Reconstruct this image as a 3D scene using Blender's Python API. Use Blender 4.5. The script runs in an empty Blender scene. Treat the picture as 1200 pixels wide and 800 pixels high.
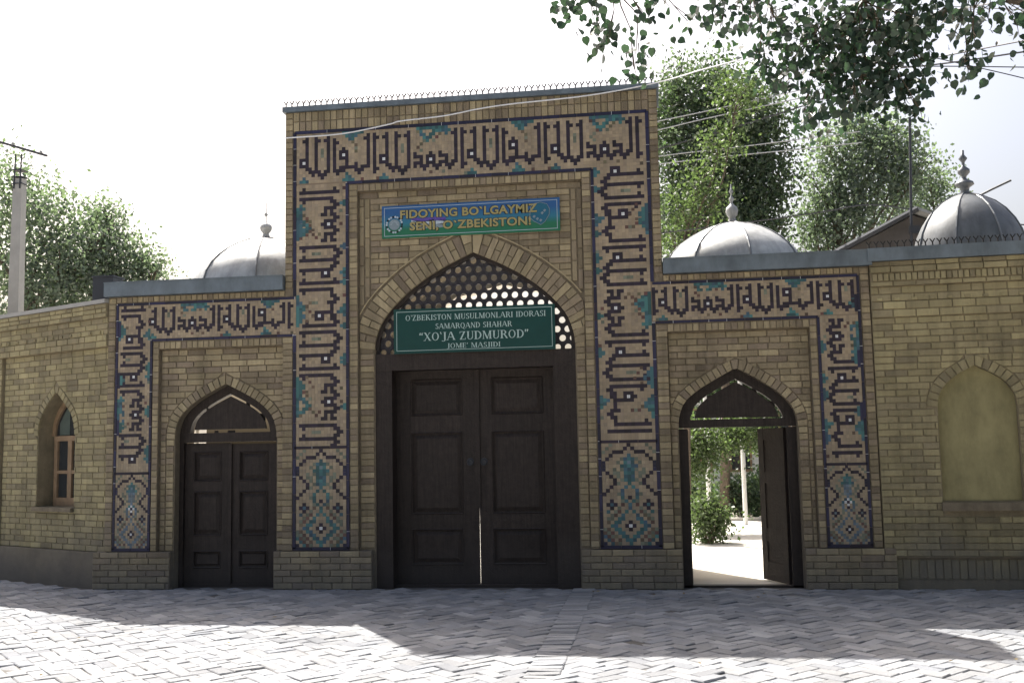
import bpy, bmesh, math, random
from mathutils import Vector, Matrix
import numpy as np
R = math.radians
C = bpy.context.scene.collection
sc = bpy.context.scene
random.seed(7)

# ------------------------------------------------------------------ camera
F, CAM, YAW, PIT, ROL = 1195.31, Vector((2.2009, -12.1509, 1.6896)), .1377, .101, .0194
fw = Vector((-math.sin(YAW) * math.cos(PIT), math.cos(YAW) * math.cos(PIT), math.sin(PIT)))
rt = fw.cross(Vector((0, 0, 1))).normalized(); upv = rt.cross(fw)
r2 = rt * math.cos(ROL) - upv * math.sin(ROL); u2 = rt * math.sin(ROL) + upv * math.cos(ROL)
cd = bpy.data.cameras.new('camera'); cam = bpy.data.objects.new('camera', cd); C.objects.link(cam)
cam.matrix_world = Matrix(((r2.x, u2.x, -fw.x, CAM.x), (r2.y, u2.y, -fw.y, CAM.y), (r2.z, u2.z, -fw.z, CAM.z), (0, 0, 0, 1)))
cd.sensor_width = 36; cd.lens = 36 * F / 1200; cd.clip_end = 2000; cd.clip_start = .05
sc.camera = cam

def at(px, py, Y):
    d = fw * F + r2 * (px - 600) + u2 * (400 - py)
    return CAM + d * ((Y - CAM.y) / d.y)

# ------------------------------------------------------------------ light
SUNV = Vector((-.42, .62, 1.0)).normalized()
w = bpy.data.worlds.new('World'); sc.world = w; w.use_nodes = True
nt = w.node_tree; nt.nodes.clear()
so = nt.nodes.new('ShaderNodeOutputWorld'); bg = nt.nodes.new('ShaderNodeBackground'); sk = nt.nodes.new('ShaderNodeTexSky')
sk.sky_type = 'NISHITA'; sk.sun_disc = False
sk.sun_elevation = math.asin(SUNV.z); sk.sun_rotation = math.atan2(SUNV.x, SUNV.y)
sk.air_density = 1.0; sk.dust_density = 9.0; sk.ozone_density = 1.0
bg.inputs['Strength'].default_value = .09
nt.links.new(sk.outputs[0], bg.inputs[0]); nt.links.new(bg.outputs[0], so.inputs[0])
sd = bpy.data.lights.new('sun', 'SUN'); sd.energy = 5.0; sd.angle = R(.5); sd.color = (1, .95, .87)
sun = bpy.data.objects.new('sun', sd); C.objects.link(sun)
sun.rotation_euler = SUNV.to_track_quat('Z', 'Y').to_euler()
sc.view_settings.view_transform = 'Standard'; sc.view_settings.look = 'None'
sc.view_settings.exposure = 1.45; sc.view_settings.gamma = 1
sc.cycles.max_bounces = 8; sc.cycles.diffuse_bounces = 4

# ------------------------------------------------------------------ materials
MATS = {}
def mat(name, col, rough=.8, var=0., var2=None, noise=0., nscale=8., bump=0., bscale=60., metal=0., spec=.3, island=False, dirt=0., trans=0., dirtcol=(.16, .15, .14), streak=0., grain=(7, 7, .7)):
    """one principled surface; var = random brightness per piece, noise = slow mottling, dirt = grime patches near the ground"""
    m = bpy.data.materials.new(name); m.use_nodes = True; t = m.node_tree; N = t.nodes; L = t.links
    b = N['Principled BSDF']; b.inputs['Roughness'].default_value = rough; b.inputs['Metallic'].default_value = metal
    b.inputs['Specular IOR Level'].default_value = spec
    g = N.new('ShaderNodeNewGeometry')
    cur = N.new('ShaderNodeRGB'); cur.outputs[0].default_value = (*col, 1); cur = cur.outputs[0]
    rnd = None
    if var or var2:
        oi = N.new('ShaderNodeObjectInfo'); a = N.new('ShaderNodeMath'); a.operation = 'ADD'
        L.new(g.outputs['Random Per Island'], a.inputs[0]); L.new(oi.outputs['Random'], a.inputs[1])
        fr = N.new('ShaderNodeMath'); fr.operation = 'FRACT'; L.new(a.outputs[0], fr.inputs[0]); rnd = fr.outputs[0]
        if var2:
            m2 = N.new('ShaderNodeMath'); m2.operation = 'MULTIPLY'; m2.inputs[1].default_value = 7.31; L.new(rnd, m2.inputs[0])
            f2 = N.new('ShaderNodeMath'); f2.operation = 'FRACT'; L.new(m2.outputs[0], f2.inputs[0])
            pw = N.new('ShaderNodeMath'); pw.operation = 'POWER'; pw.inputs[1].default_value = 1.6; L.new(f2.outputs[0], pw.inputs[0])
            mx = N.new('ShaderNodeMix'); mx.data_type = 'RGBA'; L.new(pw.outputs[0], mx.inputs[0]); L.new(cur, mx.inputs[6]); mx.inputs[7].default_value = (*var2, 1); cur = mx.outputs[2]
        mr = N.new('ShaderNodeMapRange'); mr.inputs[3].default_value = 1 - var; mr.inputs[4].default_value = 1 + var; L.new(rnd, mr.inputs[0])
        vm = N.new('ShaderNodeVectorMath'); vm.operation = 'SCALE'; L.new(cur, vm.inputs[0]); L.new(mr.outputs[0], vm.inputs['Scale']); cur = vm.outputs[0]
    if noise:
        n = N.new('ShaderNodeTexNoise'); n.inputs['Scale'].default_value = nscale; n.inputs['Detail'].default_value = 6; n.inputs['Roughness'].default_value = .65
        L.new(g.outputs['Position'], n.inputs['Vector'])
        mr = N.new('ShaderNodeMapRange'); mr.inputs[1].default_value = .25; mr.inputs[2].default_value = .75; mr.inputs[3].default_value = 1 - noise; mr.inputs[4].default_value = 1 + noise; L.new(n.outputs[0], mr.inputs[0])
        vm = N.new('ShaderNodeVectorMath'); vm.operation = 'SCALE'; L.new(cur, vm.inputs[0]); L.new(mr.outputs[0], vm.inputs['Scale']); cur = vm.outputs[0]
    if streak:      # long stains that run down the surface
        mp_ = N.new('ShaderNodeMapping'); mp_.inputs['Scale'].default_value = grain; L.new(g.outputs['Position'], mp_.inputs['Vector'])
        n = N.new('ShaderNodeTexNoise'); n.inputs['Scale'].default_value = 1.0; n.inputs['Detail'].default_value = 8; n.inputs['Roughness'].default_value = .7; L.new(mp_.outputs[0], n.inputs['Vector'])
        mr = N.new('ShaderNodeMapRange'); mr.inputs[1].default_value = .42; mr.inputs[2].default_value = .70; mr.inputs[3].default_value = 1.06; mr.inputs[4].default_value = 1 - streak; L.new(n.outputs[0], mr.inputs[0])
        vm = N.new('ShaderNodeVectorMath'); vm.operation = 'SCALE'; L.new(cur, vm.inputs[0]); L.new(mr.outputs[0], vm.inputs['Scale']); cur = vm.outputs[0]
    if dirt:
        sx = N.new('ShaderNodeSeparateXYZ'); L.new(g.outputs['Position'], sx.inputs[0])
        n = N.new('ShaderNodeTexNoise'); n.inputs['Scale'].default_value = 1.6; n.inputs['Detail'].default_value = 7; L.new(g.outputs['Position'], n.inputs['Vector'])
        ad = N.new('ShaderNodeMath'); ad.operation = 'MULTIPLY_ADD'; ad.inputs[1].default_value = 1.3; ad.inputs[2].default_value = -.2; L.new(n.outputs[0], ad.inputs[0])
        mr = N.new('ShaderNodeMath'); mr.operation = 'SUBTRACT'; L.new(ad.outputs[0], mr.inputs[0]); L.new(sx.outputs[2], mr.inputs[1])
        m3 = N.new('ShaderNodeMapRange'); m3.inputs[1].default_value = -.25; m3.inputs[2].default_value = .35; m3.inputs[4].default_value = dirt; L.new(mr.outputs[0], m3.inputs[0])
        mx = N.new('ShaderNodeMix'); mx.data_type = 'RGBA'; L.new(m3.outputs[0], mx.inputs[0]); L.new(cur, mx.inputs[6]); mx.inputs[7].default_value = (*dirtcol, 1); cur = mx.outputs[2]
    L.new(cur, b.inputs['Base Color'])
    if bump:
        n = N.new('ShaderNodeTexNoise'); n.inputs['Scale'].default_value = bscale; n.inputs['Detail'].default_value = 4; L.new(g.outputs['Position'], n.inputs['Vector'])
        bp = N.new('ShaderNodeBump'); bp.inputs['Strength'].default_value = bump; bp.inputs['Distance'].default_value = .01; L.new(n.outputs[0], bp.inputs['Height']); L.new(bp.outputs[0], b.inputs['Normal'])
    if trans:
        tr = N.new('ShaderNodeBsdfTranslucent'); ms = N.new('ShaderNodeMixShader'); ms.inputs[0].default_value = trans
        vm = N.new('ShaderNodeVectorMath'); vm.operation = 'MULTIPLY'; vm.inputs[1].default_value = (1.45, 1.7, .85); L.new(cur, vm.inputs[0]); L.new(vm.outputs[0], tr.inputs[0])
        L.new(b.outputs[0], ms.inputs[1]); L.new(tr.outputs[0], ms.inputs[2]); L.new(ms.outputs[0], N['Material Output'].inputs[0])
    MATS[name] = m; return m

BRICK = mat('buff_brick', (.33, .278, .175), .9, .22, (.215, .175, .13), .22, 1.7, .8, 70, dirt=.5, streak=.3)
BRICKL = mat('yellow_brick', (.325, .285, .162), .9, .15, (.225, .195, .125), .22, 1.7, .8, 70, dirt=.65, streak=.3)
MORT = mat('mortar', (.185, .155, .11), .95, noise=.25, nscale=12, bump=.5, dirt=.4, streak=.2)
MORTL = mat('pale_mortar', (.225, .19, .125), .95, noise=.25, nscale=6, bump=.5, dirt=.5, streak=.25)
PLINTH = mat('plinth_render', (.17, .148, .112), .95, .0, noise=.38, nscale=1.9, bump=.8, bscale=9, dirt=.6, dirtcol=(.10, .095, .09))
PLAST = mat('pale_plaster', (.74, .71, .66), .9, noise=.2, nscale=2, bump=.2)
NICHE = mat('ochre_plaster', (.29, .26, .135), .9, noise=.28, nscale=1.6, bump=.5, bscale=9, streak=.32, grain=(3, 3, 1.1))
TBG = mat('beige_tile', (.355, .29, .20), .75, .11, (.29, .24, .18), .18, 2.0, .3, 70, dirt=.4, streak=.22)
TINK = mat('aubergine_glaze', (.016, .010, .022), .6, .5, noise=.2, spec=.5)
TNAVY = mat('navy_glaze', (.013, .013, .042), .55, .5, noise=.2, spec=.5)
TWHI = mat('white_glaze', (.72, .74, .76), .35, spec=.5)
TTEAL = mat('turquoise_glaze', (.04, .135, .135), .55, .4, (.04, .085, .13), spec=.5)
TBLUE = mat('slate_blue_glaze', (.10, .15, .20), .4, .3, (.16, .19, .19), spec=.35)
TDOT = mat('brown_glaze', (.10, .045, .04), .45, .35, (.13, .12, .07), spec=.5)
TGRE = mat('grey_green_glaze', (.14, .16, .12), .5, .3, spec=.5)
WOOD = mat('dark_wood', (.032, .024, .021), .55, .15, noise=.35, nscale=14, bump=.5, bscale=40, dirt=.5, dirtcol=(.07, .06, .055), streak=.5, grain=(45, 45, 2.2))
WOODL = mat('weathered_wood', (.26, .18, .11), .7, noise=.25, nscale=10, bump=.3)
GLASS = mat('dark_glass', (.03, .035, .04), .08, spec=.7)
CURT = mat('curtain_cloth', (.09, .115, .10), .9, noise=.2)
TRIM = mat('painted_sheet_metal', (.15, .185, .215), .5, noise=.2, nscale=3, metal=.2, streak=.3, grain=(5, 5, 2))
SPIKE = mat('black_wire', (.015, .015, .017), .5)
GALV = mat('galvanised_sheet', (.36, .37, .37), .55, .10, noise=.25, nscale=3, metal=.25, bump=.35, bscale=5, streak=.35, grain=(6, 6, 1.2))
GALVD = mat('weathered_sheet', (.12, .13, .14), .5, .12, noise=.25, nscale=3, metal=.25, bump=.35, bscale=5, streak=.35, grain=(6, 6, 1.2))
SEAM = mat('seam_metal', (.16, .17, .18), .5, metal=.5)
SGRE = mat('sign_green', (.007, .055, .05), .4, noise=.1)
SLET = mat('sign_pale_lettering', (.42, .56, .54), .5)
SGOLD = mat('banner_gold_lettering', (.33, .29, .13), .6)
SWHI = mat('banner_white', (.42, .50, .58), .5)
SPUR = mat('banner_purple', (.10, .07, .30), .5)
SGRY = mat('banner_grey', (.20, .26, .30), .5)
LATT = mat('lattice_metal', (.035, .033, .04), .5, noise=.2)
PAVE = mat('paving_brick', (.245, .25, .26), .9, .20, (.165, .175, .195), .25, 1.3, .8, 45)
PJOINT = mat('sandy_joint', (.10, .095, .09), .95, noise=.2, nscale=10)
EARTH = mat('dusty_ground', (.33, .30, .26), .95, noise=.25, nscale=.8, bump=.4, bscale=12)
PATH = mat('pale_concrete', (.52, .50, .46), .9, noise=.15, nscale=1.5, bump=.3, bscale=20)
BARK = mat('bark', (.13, .105, .08), .9, noise=.3, nscale=9, bump=.8, bscale=20)
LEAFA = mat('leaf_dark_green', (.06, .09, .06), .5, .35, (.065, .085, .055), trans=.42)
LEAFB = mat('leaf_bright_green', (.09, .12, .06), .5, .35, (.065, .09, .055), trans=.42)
LEAFC = mat('leaf_grey_green', (.14, .17, .15), .55, .3, (.10, .13, .12), trans=.42)  # leaf tone paled to stand in for haze and glare
LEAFN = mat('leaf_near', (.035, .066, .05), .4, .35, (.03, .05, .042), trans=.22, spec=.5)
CONC = mat('pole_concrete', (.33, .33, .32), .9, noise=.12, nscale=5, bump=.3)
IRON = mat('dark_iron', (.05, .055, .065), .5, metal=.4)
CABLE = mat('grey_cable', (.40, .41, .42), .6)
PCABLE = mat('pale_cable', (.75, .76, .78), .5)
DCABLE = mat('dark_cable', (.05, .05, .055), .6)
WHITE = mat('white_paint', (.72, .72, .70), .6, noise=.08)
ROOFT = mat('dark_roof_sheet', (.075, .07, .07), .7, noise=.3, nscale=4)
# banner sky: blue fading to green, a flat print
MAPB = mat('banner_map_blue', (.02, .12, .20), .5)
BAN = bpy.data.materials.new('banner_print'); BAN.use_nodes = True
_n = BAN.node_tree; _tc = _n.nodes.new('ShaderNodeTexCoord'); _s = _n.nodes.new('ShaderNodeSeparateXYZ'); _r = _n.nodes.new('ShaderNodeValToRGB')
_n.links.new(_tc.outputs['Generated'], _s.inputs[0]); _n.links.new(_s.outputs[2], _r.inputs[0]); _n.links.new(_r.outputs[0], _n.nodes['Principled BSDF'].inputs['Base Color'])
_r.color_ramp.elements[0].color = (.01, .14, .07, 1); _r.color_ramp.elements[0].position = .25
_r.color_ramp.elements[1].color = (.015, .09, .26, 1); _r.color_ramp.elements[1].position = .75
_e = _r.color_ramp.elements.new(.45); _e.color = (.02, .16, .24, 1)

# ------------------------------------------------------------------ mesh helpers
class MB:
    def __init__(s): s.v = []; s.f = []; s.m = []
    def add(s, vs, fs, m=0):
        o = len(s.v); s.v.extend([tuple(p) for p in vs]); s.f.extend([tuple(o + i for i in f) for f in fs]); s.m.extend([m] * len(fs)); return s
    def box(s, a, b, m=0):
        x0, y0, z0 = a; x1, y1, z1 = b
        return s.add([(x0, y0, z0), (x1, y0, z0), (x1, y1, z0), (x0, y1, z0), (x0, y0, z1), (x1, y0, z1), (x1, y1, z1), (x0, y1, z1)],
                     [(0, 1, 5, 4), (1, 2, 6, 5), (2, 3, 7, 6), (3, 0, 4, 7), (4, 5, 6, 7), (3, 2, 1, 0)], m)
    def quad(s, q, yf, dep=.03, bev=.004, m=0):
        """brick with its front at yf; q = 4 (x,z) corners counter-clockwise seen from the front"""
        cx = sum(p[0] for p in q) / 4; cz = sum(p[1] for p in q) / 4
        ins = []
        for x, z in q:
            d = math.hypot(x - cx, z - cz) or 1; k = min(1.4 * bev / d, .4); ins.append((x + (cx - x) * k, z + (cz - z) * k))
        vs = [(x, yf, z) for x, z in ins] + [(x, yf + bev, z) for x, z in q] + [(x, yf + dep, z) for x, z in q]
        fs = [(0, 1, 2, 3)] + [(4 + i, 4 + (i + 1) % 4, (i + 1) % 4, i) for i in range(4)] + [(8 + i, 8 + (i + 1) % 4, 4 + (i + 1) % 4, 4 + i) for i in range(4)]
        return s.add(vs, fs, m)
    def cell(s, x0, z0, x1, z1, yf, dep, m):
        return s.add([(x0, yf, z0), (x1, yf, z0), (x1, yf, z1), (x0, yf, z1), (x0, yf + dep, z0), (x1, yf + dep, z0), (x1, yf + dep, z1), (x0, yf + dep, z1)],
                     [(0, 1, 2, 3), (4, 5, 1, 0), (5, 6, 2, 1), (6, 7, 3, 2), (7, 4, 0, 3)], m)
    def tube(s, pts, rad, n=6, m=0, cap=True):
        pts = [Vector(p) for p in pts]; rs = rad if isinstance(rad, (list, tuple)) else [rad] * len(pts)
        o = len(s.v); prev = None
        for i, p in enumerate(pts):
            t = (pts[min(i + 1, len(pts) - 1)] - pts[max(i - 1, 0)]).normalized()
            if prev is None: prev = t.orthogonal().normalized()
            a = (prev - t * prev.dot(t)).normalized(); b = t.cross(a); prev = a
            for k in range(n):
                q = p + (a * math.cos(2 * math.pi * k / n) + b * math.sin(2 * math.pi * k / n)) * rs[i]; s.v.append(tuple(q))
        for i in range(len(pts) - 1):
            for k in range(n):
                s.f.append((o + i * n + k, o + i * n + (k + 1) % n, o + (i + 1) * n + (k + 1) % n, o + (i + 1) * n + k)); s.m.append(m)
        if cap:
            s.f.append(tuple(o + k for k in range(n))[::-1]); s.m.append(m)
            s.f.append(tuple(o + (len(pts) - 1) * n + k for k in range(n))); s.m.append(m)
        return s
    def lathe(s, prof, n=16, m=0, c=(0, 0)):
        o = len(s.v)
        for r, z in prof:
            for k in range(n): s.v.append((c[0] + r * math.cos(2 * math.pi * k / n), c[1] + r * math.sin(2 * math.pi * k / n), z))
        for i in range(len(prof) - 1):
            for k in range(n):
                s.f.append((o + i * n + k, o + i * n + (k + 1) % n, o + (i + 1) * n + (k + 1) % n, o + (i + 1) * n + k)); s.m.append(m)
        return s
    def slab(s, poly, y0, y1, m=0):
        """extrude an (x,z) outline (concave allowed) between y0 and y1"""
        bm = bmesh.new(); vs = [bm.verts.new((x, y0, z)) for x, z in poly]; f = bm.faces.new(vs)
        r = bmesh.ops.extrude_face_region(bm, geom=[f]); bmesh.ops.translate(bm, verts=[e for e in r['geom'] if isinstance(e, bmesh.types.BMVert)], vec=(0, y1 - y0, 0))
        bmesh.ops.triangulate(bm, faces=[f for f in bm.faces if len(f.verts) > 4], ngon_method='EAR_CLIP')
        bmesh.ops.recalc_face_normals(bm, faces=bm.faces[:]); bm.verts.index_update()
        s.add([v.co[:] for v in bm.verts], [[v.index for v in f.verts] for f in bm.faces], m); bm.free(); return s
    def build(s, name, mats, parent=None, smooth=False, kind=None, label=None):
        me = bpy.data.meshes.new(name); me.from_pydata(s.v, [], s.f)
        for mm in (mats if isinstance(mats, (list, tuple)) else [mats]): me.materials.append(mm)
        me.polygons.foreach_set('material_index', s.m)
        if smooth: me.polygons.foreach_set('use_smooth', [True] * len(s.f))
        me.update(); o = bpy.data.objects.new(name, me); C.objects.link(o)
        if parent: o.parent = parent
        if kind: o['kind'] = kind
        if label: o['label'] = label
        return o

def thing(name, label, cat, loc=(0, 0, 0), rz=0, group=None):
    o = bpy.data.objects.new(name, None); C.objects.link(o); o.location = loc; o.rotation_euler = (0, 0, rz); o.empty_display_size = .1
    return tag(o, label, cat, group)
def tag(o, label, cat, group=None, kind=None):
    o['label'] = label; o['category'] = cat
    if group: o['group'] = group
    if kind: o['kind'] = kind
    return o

# ------------------------------------------------------------------ brick masons
_bm = {}
def unit_brick(m):
    if m.name not in _bm:
        L = []
        for k in range(4):
            b = MB(); rg = random.Random(k)
            j = lambda: rg.uniform(-.0015, .0015)
            hw, hh = .5, .5
            # unit mesh 1 x 1 in x,z scaled by the object; the bevel is in the mesh
            vs = [(-.48 + j() * 4, 0, -.43), (.48, 0, -.43 + j() * 8), (.48 + j() * 4, 0, .43), (-.48, 0, .43 + j() * 8),
                  (-.5, .004, -.5), (.5, .004, -.5), (.5, .004, .5), (-.5, .004, .5), (-.5, .035, -.5), (.5, .035, -.5), (.5, .035, .5), (-.5, .035, .5)]
            fs = [(0, 1, 2, 3)] + [(4 + i, 4 + (i + 1) % 4, (i + 1) % 4, i) for i in range(4)] + [(8 + i, 8 + (i + 1) % 4, 4 + (i + 1) % 4, 4 + i) for i in range(4)]
            me = bpy.data.meshes.new('brick'); me.from_pydata(vs, [], fs); me.materials.append(m); me.update(); L.append(me)
        _bm[m.name] = L
    return _bm[m.name]

class Mason:
    """collects bricks of one thing in its local frame, largest 300 become parts, the rest one stuff part"""
    def __init__(s, parent, m=None): s.p = parent; s.m = m or BRICK; s.rects = []; s.mb = MB()
    def rect(s, x0, z0, x1, z1, yf, J=.011, ang=0, jit=.0022):
        if x1 - x0 < .03 or z1 - z0 < .03: return
        s.rects.append(((x0 + x1) / 2, (z0 + z1) / 2, x1 - x0 - J, z1 - z0 - J, yf + random.uniform(-jit, jit), ang + random.gauss(0, .005)))
    def quad(s, q, yf):
        s.mb.quad(q, yf + random.uniform(-.002, .002))
    def field(s, x0, x1, z0, z1, yf, L=.25, H=.0765, hole=None, J=.011, var=.04):
        k = max(1, round((z1 - z0) / H)); H = (z1 - z0) / k
        for r in range(k):
            a, b = z0 + r * H, z0 + (r + 1) * H
            x = x0 - (r % 2) * L / 2 - random.uniform(0, var)
            cuts = None
            if hole:
                h0, h1 = hole(a + J / 2), hole(b - J / 2)
                if h0 or h1:
                    if not h0: h0 = ((h1[0] + h1[1]) / 2,) * 2
                    if not h1: h1 = ((h0[0] + h0[1]) / 2,) * 2
                    cuts = (h0, h1)
            while x < x1 - .01:
                l = L * random.choice((1, 1, 1, 1, .52, 1)) if random.random() < .4 else L
                a0, a1 = max(x, x0), min(x + l, x1)
                if x1 - a1 < .05: a1 = x1
                x = a1 if a1 > x else x + l
                if x < x0 + .001: continue
                if a1 - a0 < .04: continue
                if not cuts: s.rect(a0, a, a1, b, yf, J); continue
                h0, h1 = cuts; lo, hi = min(h0[0], h1[0]), max(h0[1], h1[1])
                if a1 <= lo or a0 >= hi: s.rect(a0, a, a1, b, yf, J); continue
                j = J / 2
                if a0 < max(h0[0], h1[0]):   # left of the hole
                    xb, xt = min(a1, h0[0]), min(a1, h1[0])
                    if xb - a0 > .03 or xt - a0 > .03:
                        s.quad([(a0 + j, a + j), (max(xb - j, a0 + j + .003), a + j), (max(xt - j, a0 + j + .003), b - j), (a0 + j, b - j)], yf)
                if a1 > min(h0[1], h1[1]):
                    xb, xt = max(a0, h0[1]), max(a0, h1[1])
                    if a1 - xb > .03 or a1 - xt > .03:
                        s.quad([(min(xb + j, a1 - j - .003), a + j), (a1 - j, a + j), (a1 - j, b - j), (min(xt + j, a1 - j - .003), b - j)], yf)
    def stack(s, x0, x1, z0, z1, yf, H=.0765):          # column of bricks laid flat
        k = max(1, round((z1 - z0) / H)); H = (z1 - z0) / k
        for r in range(k): s.rect(x0, z0 + r * H, x1, z0 + (r + 1) * H, yf)
    def soldier(s, x0, x1, z0, z1, yf, W=.085):        # row of bricks on end
        k = max(1, round((x1 - x0) / W)); W = (x1 - x0) / k
        for r in range(k): s.rect(x0 + r * W, z0, x0 + (r + 1) * W, z1, yf)
    def ring(s, curve, t, yf, W=.078, clampx=None, J=.010, split=False):
        ds = [0]
        for i in range(1, len(curve)): ds.append(ds[-1] + math.dist(curve[i], curve[i - 1]))
        n = round(ds[-1] / W); out = []
        def P(d):
            d = min(max(d, 0), ds[-1] - 1e-6); i = max(k for k in range(len(ds) - 1) if ds[k] <= d); u = (d - ds[i]) / (ds[i + 1] - ds[i])
            p = (curve[i][0] + (curve[i + 1][0] - curve[i][0]) * u, curve[i][1] + (curve[i + 1][1] - curve[i][1]) * u)
            e = .12; a = max(d - e, 0); b = min(d + e, ds[-1] - 1e-6)
            def Q(d):
                i = max(k for k in range(len(ds) - 1) if ds[k] <= d); u = (d - ds[i]) / (ds[i + 1] - ds[i]); return (curve[i][0] + (curve[i + 1][0] - curve[i][0]) * u, curve[i][1] + (curve[i + 1][1] - curve[i][1]) * u)
            A, B = Q(a), Q(b); tx, tz = B[0] - A[0], B[1] - A[1]; l = math.hypot(tx, tz); return p, (-tz / l, tx / l)
        cl = (lambda x: min(max(x, clampx[0]), clampx[1])) if clampx else (lambda x: x)
        for i in range(n):
            d0, d1 = ds[-1] * i / n + J / 2, ds[-1] * (i + 1) / n - J / 2
            (p0, n0), (p1, n1) = P(d0), P(d1)
            segs = [(0, t)] if not split else ([(0, t * .5 - .004), (t * .5 + .004, t)] if i % 2 else [(0, t)])
            for a, b in segs:
                q = [(cl(p0[0] + n0[0] * a), p0[1] + n0[1] * a), (cl(p0[0] + n0[0] * b), p0[1] + n0[1] * b), (cl(p1[0] + n1[0] * b), p1[1] + n1[1] * b), (cl(p1[0] + n1[0] * a), p1[1] + n1[1] * a)]
                s.quad(q[::-1], yf)
    def finish(s):
        # the ones that show largest: largest first, then nearest to the street view
        M = s.p.matrix_basis
        key = lambda r: -(r[2] * r[3]) / ((M @ Vector((r[0], r[4], r[1]))) - CAM).length ** 2
        s.rects.sort(key=key)
        um = unit_brick(s.m)
        for i, (x, z, w_, h, yf, a) in enumerate(s.rects):
            if i < 300:
                o = bpy.data.objects.new('brick', um[i % 4]); C.objects.link(o); o.parent = s.p
                o.location = (x, yf, z); o.scale = (w_, 1, h); o.rotation_euler = (0, a, 0)
            else:
                c, sn = math.cos(-a), math.sin(-a)
                q = [(x + dx * c - dz * sn, z + dx * sn + dz * c) for dx, dz in ((-w_ / 2, -h / 2), (w_ / 2, -h / 2), (w_ / 2, h / 2), (-w_ / 2, h / 2))]
                s.mb.quad(q, yf)
        if s.mb.f: s.mb.build('brick_courses', s.m, s.p, kind='stuff')

def dense(curve, k=5):
    """Catmull-Rom through the points, the apex (highest) kept sharp"""
    ai = max(range(len(curve)), key=lambda i: curve[i][1]); out = []
    for part in (curve[:ai + 1], curve[ai:]):
        n = len(part)
        for i in range(n - 1):
            p0 = part[i - 1] if i else tuple(2 * a - b for a, b in zip(part[0], part[1])); p1, p2 = part[i], part[i + 1]
            p3 = part[i + 2] if i + 2 < n else tuple(2 * a - b for a, b in zip(part[-1], part[-2]))
            for q in range(k):
                u = q / k
                out.append(tuple(.5 * (2 * b + (c - a) * u + (2 * a - 5 * b + 4 * c - d) * u * u + (-a + 3 * b - 3 * c + d) * u ** 3) for a, b, c, d in zip(p0, p1, p2, p3)))
    out.append(curve[-1]); return out
def offset(curve, t):
    o = []
    for i, p in enumerate(curve):
        a = curve[max(i - 2, 0)]; b = curve[min(i + 2, len(curve) - 1)]; l = math.hypot(b[0] - a[0], b[1] - a[1])
        o.append((p[0] - (b[1] - a[1]) / l * t, p[1] + (b[0] - a[0]) / l * t))
    return o
def hole_of(curve, z0, clamp=None):
    """x interval covered by the arch at a height"""
    ai = max(range(len(curve)), key=lambda i: curve[i][1])
    Lc, Rc = curve[:ai + 1], curve[ai:][::-1]
    def f(z):
        if z >= curve[ai][1]: return None
        def g(c):
            if z <= c[0][1]: return c[0][0]
            for i in range(len(c) - 1):
                if c[i][1] <= z <= c[i + 1][1]: return c[i][0] + (c[i + 1][0] - c[i][0]) * (z - c[i][1]) / max(c[i + 1][1] - c[i][1], 1e-6)
            return c[-1][0]
        return (g(Lc), g(Rc))
    return f

# ------------------------------------------------------------------ kufic tile bands
GA = ["...........", "..#..#...#.", ".##..##.##.", "..#..#...#.", "..#..#...#.", "..#..#.g.#.", "..#..#.g.#.", "..#..#.g.#.", "###..#...#.", "#o#..#...#.", "###..#...#.", "..##.#...#.", "...####.##.", "....#.###..", ".t.....#...", "ttt........"]
GC = [".tttttttttt....", ".kt...tttttt.#.", "..tt.tt.k.t.##.", "...ttt.k.....#.", "...kt.k......#.", "..k..........#.", ".k...........#.", "..k..........#.", "#....#..#....#.", "###.###.###..#.", "..#.#o#...#..#.", "###.###.###.##.", "#.###.###.###..", "...#...#...#...", ".....k...k.....", "..............."]
GB = ["...ttttttt...", "....tttt...#.", "#....tt...##.", "##....k....#.", "#......k...#.", "#..#...g...#.", "#.###..k...#.", "#.#o#......#.", "#.###......#.", "#...#......#.", "#...#..#...#.", "#.######.###.", "####...###...", ".#..t...#....", "....tt.......", "...tttt..k..."]
Ga = ["..", "#.", "##", "#.", "#.", "#.", "#.", "#.", "#.", "#.", "#.", "#.", "##", "#.", "..", ".k"]
GL = {'A': GA, 'B': GB, 'C': GC, 'a': Ga}
JB = mat('tile_joint', (.25, .20, .15), .9)
TM = [TBG, TINK, TNAVY, TWHI, TTEAL, TDOT, TGRE, TBLUE]
CI = {'.': 0, '#': 1, 'o': 3, 't': 4, 'k': 5, 'g': 6, 'b': 7, 'N': 2}
def band_rows(seq, drop=()):
    rows = ['' for _ in range(16)]
    for ch in seq:
        for i in range(16): rows[i] += GL[ch][i]
    return [r for i, r in enumerate(rows) if i + 1 not in drop]
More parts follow.
